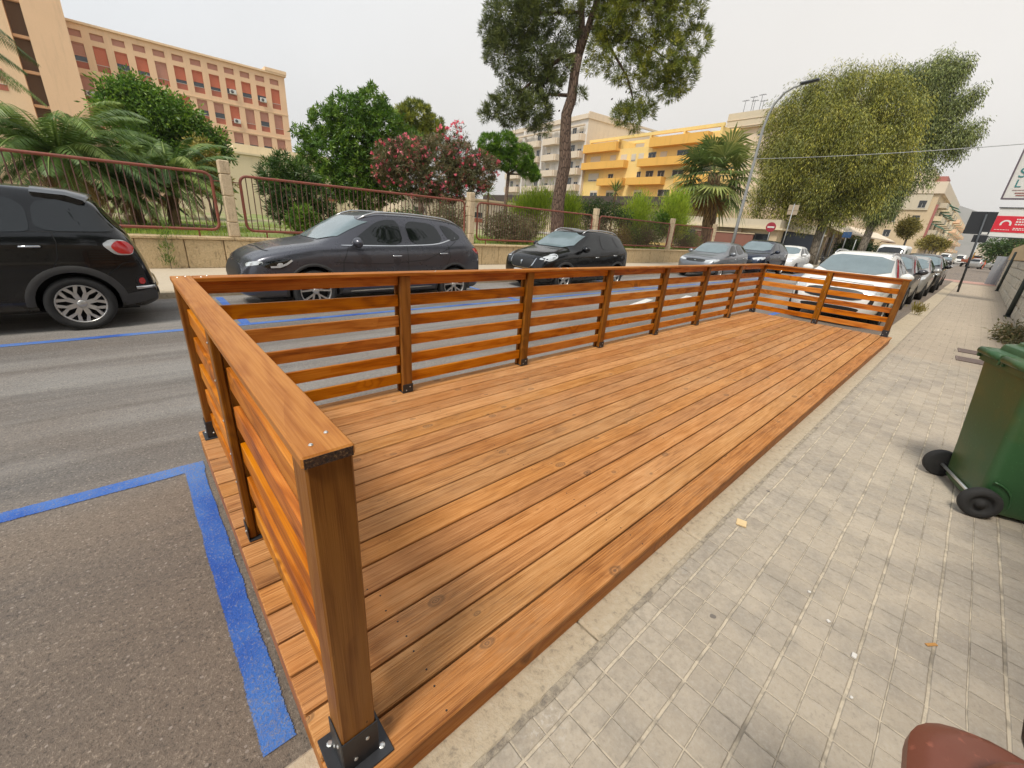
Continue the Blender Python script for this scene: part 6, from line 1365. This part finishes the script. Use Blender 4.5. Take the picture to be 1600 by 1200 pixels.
for i, (x, y, h) in enumerate([(46, 6.9, 3.2), (49, 6.8, 3.0), (55, 6.9, 3.4), (60, 6.85, 2.6)]):
    o = empty('pole', (x, y, Z_FAR), 0, ['nearest thin pole under the pepper tree', 'second thin pole under the pepper tree', 'third thin pole, carrying a little blue sign', 'farthest thin pole under the pepper tree'][i], 'pole', 'thin poles on the far pavement'); mb = MB(); mb.tube([(0, 0, 0), (0, 0, h)], .045, 8); mb.build('post', M_galv, o)
    if i == 2: mb = MB(); mb.box((-.06, .0, 2.9), (.03, .75, .55)); mb.build('sign_plate', M_bluesign, o)
# red billboard
rb = empty('billboard', (40, -4.4, Z_ROAD), 0, 'red and white billboard on posts above the right-hand wall', 'billboard')
mb = MB(); mb.box((.05, -.25, 3.88), (.08, 3.5, 1.64)); mb.build('board', M_signw, rb); mb = MB(); mb.box((.0, -.25, 3.80), (.02, 3.44, .92)); mb.build('red_field', M_signr, rb)
mb = MB(); th = [(math.cos(a), math.sin(a)) for a in np.linspace(-.35, math.pi+.35, 18)]; vs = []
for cx_, sx_ in th: vs += [(-.014, .98-cx_*.24, 3.80+sx_*.24), (-.014, .98-cx_*.155, 3.80+sx_*.155)]
mb.add(vs, [(2*i, 2*i+1, 2*i+3, 2*i+2) for i in range(17)]); mb.build('logo_arch', M_signw, rb)
mb = MB()
for y0, y1, z_, h in ((.60, .18, 4.08, .07), (.60, -.50, 3.94, .085), (.60, -.02, 3.80, .07), (.60, -.1, 3.58, .045), (.60, -.25, 3.50, .045), (1.35, .75, 3.48, .03), (.2, -1.2, 4.50, .07)):
    y = y0
    while y > y1: w = random.uniform(.05, .11); mb.box((-.013, y-w/2, z_), (.006, w, h), 1 if z_ > 4.3 else 0); y -= w+.03
mb.build('lettering', [M_signw, M_redp], rb)
mb = MB(); mb.box((.02, -.25, 4.72), (.12, 3.6, .05)); mb.box((.02, -.25, 3.05), (.12, 3.6, .04)); mb.build('frame', M_dgrey, rb)
mb = MB()
for yy in (-.55, -1.6): mb.tube([(.16, yy-.0, 0), (.16, yy, 4.7)], .06, 8)
mb.build('post', M_dgrey, rb)
# white billboard with teal letters
wbb = empty('billboard', (25, -4.75, Z_ROAD), 0, 'white billboard with teal lettering cut by the right edge, nearest of the boards', 'billboard')
mb = MB(); mb.box((.05, .55, 5.15), (.08, 2.5, 2.42)); mb.build('board', M_signw, wbb)
mb = MB(); mb.box((.03, 1.82, 5.15), (.12, .05, 2.5)); mb.box((.03, -.72, 5.15), (.12, .05, 2.5)); mb.box((.03, .55, 3.92), (.12, 2.49, .05)); mb.box((.03, .55, 6.38), (.12, 2.49, .05)); mb.build('frame', plain('purple_grey_frame', (.12, .09, .11), .5), wbb)
def text(s, size, loc, mat, parent, name='lettering', ext=.004):
    cu = bpy.data.curves.new(name, 'FONT'); cu.body = s; cu.size = size; cu.extrude = ext; cu.align_x = 'LEFT'
    o = bpy.data.objects.new('tmp', cu); COL.objects.link(o); bpy.context.view_layer.update()
    me = bpy.data.meshes.new_from_object(o.evaluated_get(bpy.context.evaluated_depsgraph_get())); bpy.data.objects.remove(o)
    me.transform(Matrix.Rotation(rad(-90), 4, 'Z') @ Matrix.Rotation(rad(90), 4, 'X')); me.materials.clear(); me.materials.append(mat)
    q = bpy.data.objects.new(name, me); COL.objects.link(q); q.parent = parent; q.location = loc; return q
text('S', .46, (-.0, 1.68, 4.65), M_teal, wbb); text('L', .38, (-.0, 1.66, 4.32), M_teal, wbb)
mb = MB(); mb.box((-.002, .55, 4.22), (.008, 2.2, .012)); mb.box((-.002, 1.3, 4.12), (.006, .5, .03)); mb.box((-.002, 1.3, 4.04), (.006, .4, .03)); mb.build('small_print', M_redp, wbb)
mb = MB()
for yy in (-.3, -.65): mb.tube([(.16, yy, 0), (.16, yy, 6.3)], .07, 8)
mb.build('post', M_dgrey, wbb)
# overhead cable
mb = MB(); a = Vector((38, 13.5, 7.62)); b = Vector((38, -5.5, 7.75)); mb.tube([a.lerp(b, t)-Vector((0, 0, .22*4*t*(1-t)))*1.0 for t in np.linspace(0, 1, 24)], .022, 5); tag(mb.build('cable', M_galv), 'thin cable strung across the street through the pepper tree', 'cable')
# right-hand wall
RW = empty('stone_wall', (24, -4.6, Z_WALK), 0, 'pale rough stone wall with tan upper slab along the right pavement', 'wall')
M_stone = stonemat('pale_rubble_stone', (.58, .52, .42), (.68, .61, .50), (.22, .18, .13)); M_slab = plaster('tan_wall_slab', (.74, .54, .31))
mb = MB(); rr = random.Random(9); x = -17.0
for row in range(5):
    x = -30.0+rr.uniform(0, .5)
    while x < 20.5:
        w = rr.uniform(.3, .75); mb.box((x+w/2, .02+rr.uniform(-.025, .025), .16+row*.34), (w-.02, .40, .325), 0, bev=.03); x += w
mb.box((-5, -.03, .85), (51.6, .36, 1.7), 1); mb.build('stonework', [M_stone, M_joint], RW)
mb = MB(); mb.box((-5, .03, 2.10), (51.8, .46, .78), bev=.02); mb.build('upper_slab', M_slab, RW)
for i, (x, h) in enumerate([(20.4, 2.15), (36.6, 2.15)]):
    o = empty('downpipe', (x, -4.30, Z_WALK), 0, ['dark green pipe post rising beside the weeds at the right wall', 'dark pipe post farther along the right wall', 'dark pipe post nearest the green bin, at the right edge'][i], 'pipe', 'dark pipes standing at the right wall'); mb = MB(); mb.tube([(0, 0, 0), (.0, 0, h)], .06, 10); mb.box((0, 0, .02), (.2, .16, .04)); mb.build('pipe', plain('dark_green_paint', (.03, .04, .035), .6, var=.25) if i == 0 else bpy.data.materials['dark_green_paint'], o)
gp = empty('metal_gate', (46.0, -4.35, Z_ROAD), 0, 'grey sheet metal hoarding at the end of the stone wall', 'gate'); mb = MB(); M_gp = plain('grey_sheet_metal', (.30, .31, .32), .6, .2)
for k in range(8): mb.box((0, .42-k*.25, 1.0), (.03+.012*(k % 2), .245, 2.0))
mb.build('panel', M_gp, gp); mb = MB(); mb.box((-.6, .0, 1.05), (1.2, .05, 2.1)); mb.build('side_panel', M_gp, gp)
rw2 = empty('brick_wall', (43.0, 13, Z_FAR), 0, 'low brick red wall beside the corner shop', 'wall'); mb = MB(); mb.box((0, 1.3, 1.1), (.2, 5.4, 2.2)); mb.build('brickwork', plaster('brick_red_render', (.26, .11, .075)), rw2); mb = MB(); mb.box((0, 1.3, 2.24), (.3, 5.5, .08)); mb.build('coping', PL_tan, rw2)
# drain grates
for i, (x, y) in enumerate([(11.4, -3.62), (10.4, -3.62)]):
    o = empty('drain_grate', (x, y, Z_WALK), rad(3), ['rusty drain grate in the pavement, farther of the two', 'rusty drain grate in the pavement, nearer of the two'][i], 'drain', 'drain grates behind the green bin'); mb = MB(); mb.box((0, 0, .003), (.42, .36, .006), 1)
    for k in range(9): mb.box((-.19+k*.0475, 0, .010), (.03, .33, .012))
    mb.box((0, .17, .0105), (.44, .02, .013)); mb.box((0, -.17, .0105), (.44, .02, .013)); mb.build('grate', [plain('rusty_grate', (.20, .15, .13), .8, var=.3), M_void], o)

# ---------------------------------------------------------------- wheelie bins
def bin_plastic(name, col, stain):
    t = NT(name); p = t.obj(); n = t.noise(p, 2.5, 5, .6); n2 = t.noise(p, 60, 3, .6); gx = t.n('ShaderNodeSeparateXYZ'); t.l(p, gx.inputs[0])
    c = t.mix(n, col, tuple(x*.75 for x in col)); c = t.mix(t.rng(n, .45, .7, 0, .45), c, stain); c = t.mix(t.rng(n2, .62, .75, 0, .35), c, tuple(min(1, x*2.5+.03) for x in col))
    t.bump(n2, .12, .004); return t.fin(c, .42)
def rbox(cx, cy, wx, wy, r, n=5):
    out = []
    for sx_, sy_, a0 in ((1, 1, 0), (-1, 1, 90), (-1, -1, 180), (1, -1, 270)):
        for k in range(n+1):
            a = rad(a0+90*k/n); out.append((cx+sx_*(wx/2-r)+r*math.cos(a), cy+sy_*(wy/2-r)+r*math.sin(a)))
    return out
def loft(mb, loops, mat=0, cap0=True, cap1=True, smooth=True):
    n = len(loops[0][0]); vs = []
    for lp_, z in loops: vs += [(p[0], p[1], z if not callable(z) else z(p)) for p in lp_]
    fs = [(i*n+k, i*n+(k+1) % n, (i+1)*n+(k+1) % n, (i+1)*n+k) for i in range(len(loops)-1) for k in range(n)]
    mb.add(vs, fs, mat, smooth)
    if cap0: mb.add(vs[:n], [tuple(range(n))[::-1]], mat)
    if cap1: mb.add(vs[-n:], [tuple(range(n))], mat)
def wheelie(name, label, loc, rz, mat, scale=1.05, handle=True):
    """local: axle along x at the back (+y), lid opens at the front (-y)"""
    e = empty(name, loc, rz, label, 'wheelie bin'); s = scale
    mb = MB(); L = []
    for z, wx, wy, cy in ((.03, .46, .50, -.075), (.06, .49, .54, -.070), (.30, .505, .575, -.065), (.31, .505, .575, -.065), (.80, .55, .645, -.050), (.96, .57, .67, -.045)): L.append((rbox(0, cy*s, wx*s, wy*s, .05*s), z*s))
    loft(mb, L)
    L = [(rbox(0, -.045*s, w*s, (w+.10)*s, .06*s), z*s) for w, z in ((.57, .935), (.615, .94), (.615, .985), (.575, .99))]; loft(mb, L, 0, False, False, False)
    o = mb.build('bin_body', mat, e)
    for sg in (-1, 1):
        mb = MB(); pts = [Vector((sg*(.243+.016*math.sin(a))*s, (.215-.0+.155*math.cos(a))*s, (.105+.155*math.sin(a))*s)) for a in np.linspace(1.75, math.pi+.2, 12)]; mb.tube(pts, .007*s, 6)
        mb.build('wheel_arch_rib', mat, e)
    mb = MB()
    top = [(.625, .72, 1.0, .0), (.64, .735, .985, .0), (.64, .735, 1.005, .0), (.62, .71, 1.02, .0), (.60, .69, 1.026, 0), (.555, .645, 1.030, .0), (.545, .635, 1.034, 0), (.535, .625, 1.062, .0), (.525, .615, 1.070, 0), (.50, .59, 1.076, .0), (.46, .55, 1.078, 0), (.45, .54, 1.082, 0), (.44, .53, 1.098, 0), (.42, .51, 1.104, 0), (.2, .25, 1.108, 0)]
    loft(mb, [(rbox(0, -.055*s, a*s, b*s, min(.09, a*.4)*s, 7), z*s) for a, b, z, _ in top]); ld_ = mb.build('lid', mat, e); ld_.data.set_sharp_from_angle(angle=rad(26))
    mb = MB(); y = (.318 if handle else .29)*s; zz = 1.005*s
    mb.tube([(-.265*s, y, zz), (-.02*s, y, zz)], .024*s, 12); mb.tube([(.02*s, y, zz), (.265*s, y, zz)], .024*s, 12)
    for x_ in (-.27, -.02, .02, .27): mb.box((x_*s, y-.04*s, zz-.012*s), (.022*s, .10*s, .07*s), bev=.006)
    mb.box((0, y-.06*s, zz-.06*s), (.50*s, .05*s, .05*s), bev=.01); mb.build('handle', mat, e)
    mb = MB(); mb.tube([(-.30*s, .215*s, .105*s), (.30*s, .215*s, .105*s)], .011*s, 8); mb.build('axle', M_zinc, e)
    for sg in (-1, 1):
        Mx = Matrix.Translation((sg*.285*s, .215*s, .105*s)) @ Matrix.Rotation(rad(90)*sg, 4, 'Y'); mb = MB(); r = .105*s
        mb.lathe([(0, -.028), (r*.8, -.03), (r*.98, -.024), (r, -.008), (r, .014), (r*.95, .027), (r*.72, .031), (r*.58, .026), (r*.56, .012), (r*.28, .010), (r*.25, .030), (0, .034)], 32, 0, Mx); mb.build('wheel', M_tyre, e)
    return e
M_gbin = bin_plastic('green_bin_plastic', (.030, .095, .032), (.125, .115, .026)); M_bbin = bin_plastic('brown_bin_plastic', (.185, .050, .026), (.23, .095, .06))
# the axle runs from the near wheel (3.91,-3.72) to the far wheel (4.41,-3.52)
ang = math.atan2(.2, .5); ctr = Vector((4.16, -3.62, Z_WALK)); bk = Vector((-math.sin(ang), math.cos(ang), 0))
wheelie('wheelie_bin', 'green wheelie bin standing on the pavement, its handle towards the platform', ctr-bk*.215*1.05+Vector((-.05, .0, 0)), ang, M_gbin)
bb_ = wheelie('wheelie_bin', 'brown wheelie bin in the bottom right corner, only its lid in view', (.30, -3.80, Z_WALK), rad(183), M_bbin, 1.0, False)
mb = MB(); mb.tube([(-.30, -.26, .97), (-.42, -.27, .97), (-.47, -.27, 1.0), (-.47, -.265, 1.03)], .011, 10); mb.lathe([(0, -.006), (.018, -.006), (.022, -.003), (.022, .004), (.018, .007), (0, .008)], 20, 0, Matrix.Translation((-.47, -.265, 1.045)) @ Matrix.Rotation(rad(20), 4, 'Z') @ Matrix.Rotation(rad(90), 4, 'Y')); mb.build('lid_catch', M_blackpl, bb_)

# ---------------------------------------------------------------- bits on the pavement
def chip(name, label, cat, x, y, z, sz, rz, mat, group=None):
    mb = MB(); mb.box((0, 0, sz[2]/2), sz, 0, bev=min(sz)*.2); o = mb.build(name, mat); o.location = (x, y, z+.002); o.rotation_euler = (0, 0, rz); return tag(o, label, cat, group)
M_chip = plain('bare_pale_wood', (.68, .50, .27), .8); M_pap = plain('white_paper_scrap', (.74, .73, .70), .8); M_leaf = plain('dry_orange_leaf', (.45, .22, .06), .8); M_stone_ = plain('white_pebble', (.66, .63, .58), .8)
chip('wood_offcut', 'small pale wood offcut lying at the kerb beside the platform', 'offcut', 2.36, -2.72, Z_WALK, (.062, .058, .012), .25, M_chip)
for i, (x, y) in enumerate([(1.83, -3.39), (1.95, -3.27), (2.08, -3.16), (1.60, -3.42)]): chip('pebble', ['largest white pebble on the pavers', 'white pebble next to the largest one', 'white pebble nearest the platform', 'smallest white pebble on the pavers'][i], 'pebble', x, y, Z_WALK, [(.028, .018, .012), (.016, .013, .01), (.014, .012, .009), (.011, .010, .008)][i], i, M_stone_, 'white pebbles on the pavers')
for i, (x, y) in enumerate([(1.42, -3.68), (1.20, -3.66), (2.20, -3.62)]): chip('dry_leaf', ['dry orange leaf closest to the brown bin', 'dry orange leaf second from the brown bin', 'small orange leaf farthest from the brown bin'][i], 'leaf', [1.20, 1.42, 2.2][i], [-3.70, -3.66, -3.62][i], Z_WALK, (.055, .014, .004), .5+i, M_leaf, 'dry leaves on the pavement')
chip('paper_scrap', 'torn white paper scrap on the pavement right of the pebbles', 'litter', 1.72, -3.92, Z_WALK, (.05, .03, .003), .6, M_pap)

# ---------------------------------------------------------------- far traffic
GF = 'far vehicles where the street vanishes'
S11 = suv(4.4, 1.85, 1.6, paint=P_black, clad=0, r=.33); rearlamps(S11, [(4.1, 1.0), (4.3, 1.0), (4.3, .85), (4.1, .85)])
car('car', 'dark car standing far down the street in front of a pale van', S11, 117, 1.6, detail=0, group=GF)
S12 = suv(4.6, 1.95, 1.75, paint=P_lgrey, clad=.08, r=.36); S12['rw'] = [(-.70, 1.18), (.70, 1.18), (.58, 1.55), (-.58, 1.55)]; rearlamps(S12, [(4.15, 1.1), (4.45, 1.12), (4.45, .95), (4.15, .98)])
car('car', 'pale grey SUV seen from behind, turning at the crossing on the right', S12, 112.5, -4.2, rad(180-25), detail=0, group=GF)
def van(name, label, X, Y, L_, W, Hh, mat, rz=0):
    S = dict(L=L_, W=W, paint=mat, r=.34, wheels=(.9, L_-1.0), zs=.28, face=-1, top=[(0, .75), (.06, 1.0), (.35, 1.12), (.75, 1.22), (1.35, Hh-.12), (1.9, Hh), (L_-.3, Hh), (L_-.05, Hh-.1), (L_, Hh-.3)], belt=[(0, .7), (.6, 1.1), (1.5, 1.25), (L_-.2, 1.3), (L_, 1.2)],
        wid=[(0, .8*W/2), (.2, .95*W/2), (1, W/2*.99), (L_-.3, W/2*.99), (L_, W/2*.93)], wr=[(0, .6*W/2), (1.3, .8*W/2), (2, .84*W/2), (L_, .84*W/2)],
        windows=[[(1.05, 1.28), (1.45, Hh-.35), (2.15, Hh-.3), (2.15, 1.28)]], ws=[(-.80*W/2, 1.25), (.80*W/2, 1.25), (.74*W/2, Hh-.2), (-.74*W/2, Hh-.2)], wsmat=G_dark)
    front(S, [(.55*W/2, .82), (.9*W/2, .86), (.9*W/2, 1.02), (.6*W/2, 1.0)], [(-.45*W/2, .62), (.45*W/2, .62), (.45*W/2, .85), (-.45*W/2, .85)]); return car(name, label, S, X, Y, rz, GF, 'van', detail=0)
van('van', 'white van standing behind the near row, its dark windscreen above the white SUV', 40.5, 1.55, 5.0, 1.9, 2.25, P_white)
o = copy_tree(bpy.data.objects['van']); o.location = (132, 2.6, Z_ROAD); o['label'] = 'pale van behind the far dark car'
o = copy_tree(bpy.data.objects['van']); o.location = (150, .6, Z_ROAD); o['label'] = 'farthest pale van beside the flatbed truck'
o = copy_tree(c9); o.location = (34.0, -1.05, Z_ROAD); o['label'] = 'pale car at the crossing, just past the black SUV with bright headlamps'
# flatbed truck with rusty load
tr = empty('flatbed_truck', (118, -1.2, Z_ROAD), rad(-12), 'rusty red flatbed truck with a yellow arm at the crossing', 'truck', GF)
mb = MB(); mb.box((2.2, 0, .95), (3.2, 1.9, .12), bev=.02); mb.box((2.2, .95, 1.2), (3.2, .05, .42)); mb.box((2.2, -.95, 1.2), (3.2, .05, .42)); mb.box((.62, 0, 1.2), (.05, 1.85, .42)); mb.build('load_bed', P_brown, tr)
mb = MB(); mb.box((4.6, 0, 1.25), (1.4, 1.9, 1.2), bev=.12); mb.box((4.5, 0, 1.95), (1.1, 1.75, .5), 1, bev=.15); mb.build('cab', [P_brown, G_dark], tr)
mb = MB(); mb.box((2.8, 0, .68), (5.0, .8, .2)); mb.build('frame', M_rimdark, tr)
for x_ in (1.3, 4.5):
    for sg in (-1, 1): wheel(tr, x_, sg*.82, .38, .24, 'five', .24, True, sg)
mb = MB(); mb.tube([(3.4, .2, 1.2), (3.0, .2, 2.7), (2.2, .2, 2.9), (1.7, .2, 2.2)], [.16, .14, .11, .08], 8); mb.build('crane_arm', plain('yellow_crane_paint', (.72, .42, .02), .5), tr)
# parked scooter by the far row
sc_ = empty('scooter', (38.2, 4.7, Z_ROAD), rad(200), 'dark scooter parked behind the small white city car', 'scooter')
mb = MB(); mb.tube([(.15, 0, .75), (.5, 0, .72), (.75, 0, .8)], [.14, .16, .10], 10); mb.tube([(-.45, 0, .42), (-.2, 0, .33), (.2, 0, .33), (.45, 0, .5)], [.12, .13, .15, .15], 8); mb.tube([(-.62, 0, .35), (-.5, 0, .7), (-.42, 0, 1.02)], [.05, .10, .06], 8); mb.build('body', P_black, sc_)
mb = MB(); mb.tube([(-.42, -.32, 1.05), (-.42, .32, 1.05)], .02, 8); mb.tube([(-.4, .28, 1.05), (-.38, .34, 1.3)], .012, 6); mb.build('handlebar', M_blackpl, sc_)
for x_ in (-.68, .55):
    mb = MB(); mb.lathe([(.14, -.05), (.24, -.05), (.26, 0), (.24, .05), (.14, .05)], 20, 0, Matrix.Translation((x_, 0, .26)) @ Matrix.Rotation(rad(90), 4, 'X')); mb.build('wheel', M_tyre, sc_)

# ---------------------------------------------------------------- person in orange work clothes by the truck
M_hiviz = plain('orange_work_clothes', (.62, .11, .03), .8); M_skin = plain('skin', (.45, .26, .17), .6); M_hair = plain('dark_hair', (.03, .02, .015), .8); M_boot = plain('dark_boots', (.03, .03, .03), .7)
pe = empty('person', (109, -3.5, Z_ROAD), rad(150), 'person in orange work clothes walking across the crossing by the pale SUV', 'person')
def skin(name, V_, E_, R_, mat, parent, lv=2):
    me = bpy.data.meshes.new(name); me.from_pydata(V_, E_, []); o = bpy.data.objects.new(name, me); COL.objects.link(o); md = o.modifiers.new('k', 'SKIN')
    for i, r in enumerate(R_): me.skin_vertices[0].data[i].radius = r if isinstance(r, tuple) else (r, r); me.skin_vertices[0].data[i].use_root = (i == 0)
    s_ = o.modifiers.new('s', 'SUBSURF'); s_.levels = s_.render_levels = lv; bpy.context.view_layer.update()
    nm = bpy.data.meshes.new_from_object(o.evaluated_get(bpy.context.evaluated_depsgraph_get())); o.modifiers.clear(); o.data = nm; nm.materials.clear(); nm.materials.append(mat); nm.polygons.foreach_set('use_smooth', [True]*len(nm.polygons)); o.parent = parent; return o
V_ = [(0, 0, .95), (0, 0, 1.15), (0, 0, 1.38), (0, 0, 1.50), (.02, 0, 1.60), (.03, 0, 1.70), (0, .19, 1.42), (-.08, .25, 1.16), (.06, .26, .93), (.09, .26, .84), (0, -.19, 1.42), (.10, -.25, 1.17), (.26, -.25, .98), (.31, -.25, .90), (0, .10, .90), (.16, .10, .50), (.10, .10, .09), (.22, .10, .05), (0, -.10, .90), (-.06, -.10, .50), (-.30, -.10, .14), (-.22, -.10, .05)]
E_ = [(0, 1), (1, 2), (2, 3), (3, 4), (4, 5), (2, 6), (6, 7), (7, 8), (8, 9), (2, 10), (10, 11), (11, 12), (12, 13), (0, 14), (14, 15), (15, 16), (16, 17), (0, 18), (18, 19), (19, 20), (20, 21)]
skin('body', V_, E_, [(.15, .12), (.14, .11), (.17, .12), .065, .095, .085, .065, .05, .04, .035, .065, .05, .04, .035, .095, .07, .05, .045, .095, .07, .05, .045], M_hiviz, pe)
mb = MB(); mb.lathe([(0, .26), (.07, .24), (.098, .17), (.10, .12), (.085, .05), (.05, .0), (.045, -.04)], 14, 0, Matrix.Translation((.03, 0, 1.53))); mb.build('head', M_skin, pe)
mb = MB(); mb.lathe([(0, .275), (.075, .255), (.106, .18), (.105, .14)], 14, 0, Matrix.Translation((.02, 0, 1.53))); mb.build('hair', M_hair, pe)

# ================================================================== thin summer haze
hz_t = NT('summer_haze'); hz = hz_t.n('ShaderNodeVolumePrincipled'); hz.inputs['Color'].default_value = (.93, .92, .90, 1); hz.inputs['Density'].default_value = .0003
hz.inputs['Anisotropy'].default_value = .3
for l_ in list(hz_t.out.inputs['Surface'].links): hz_t.t.links.remove(l_)
hz_t.l(hz.outputs[0], hz_t.out.inputs['Volume'])
mb = MB(); mb.box((1050, 750, 174), (3000, 3000, 350)); tag(mb.build('haze', hz_t.m), 'thin pale summer haze over the street', 'haze', kind='stuff')
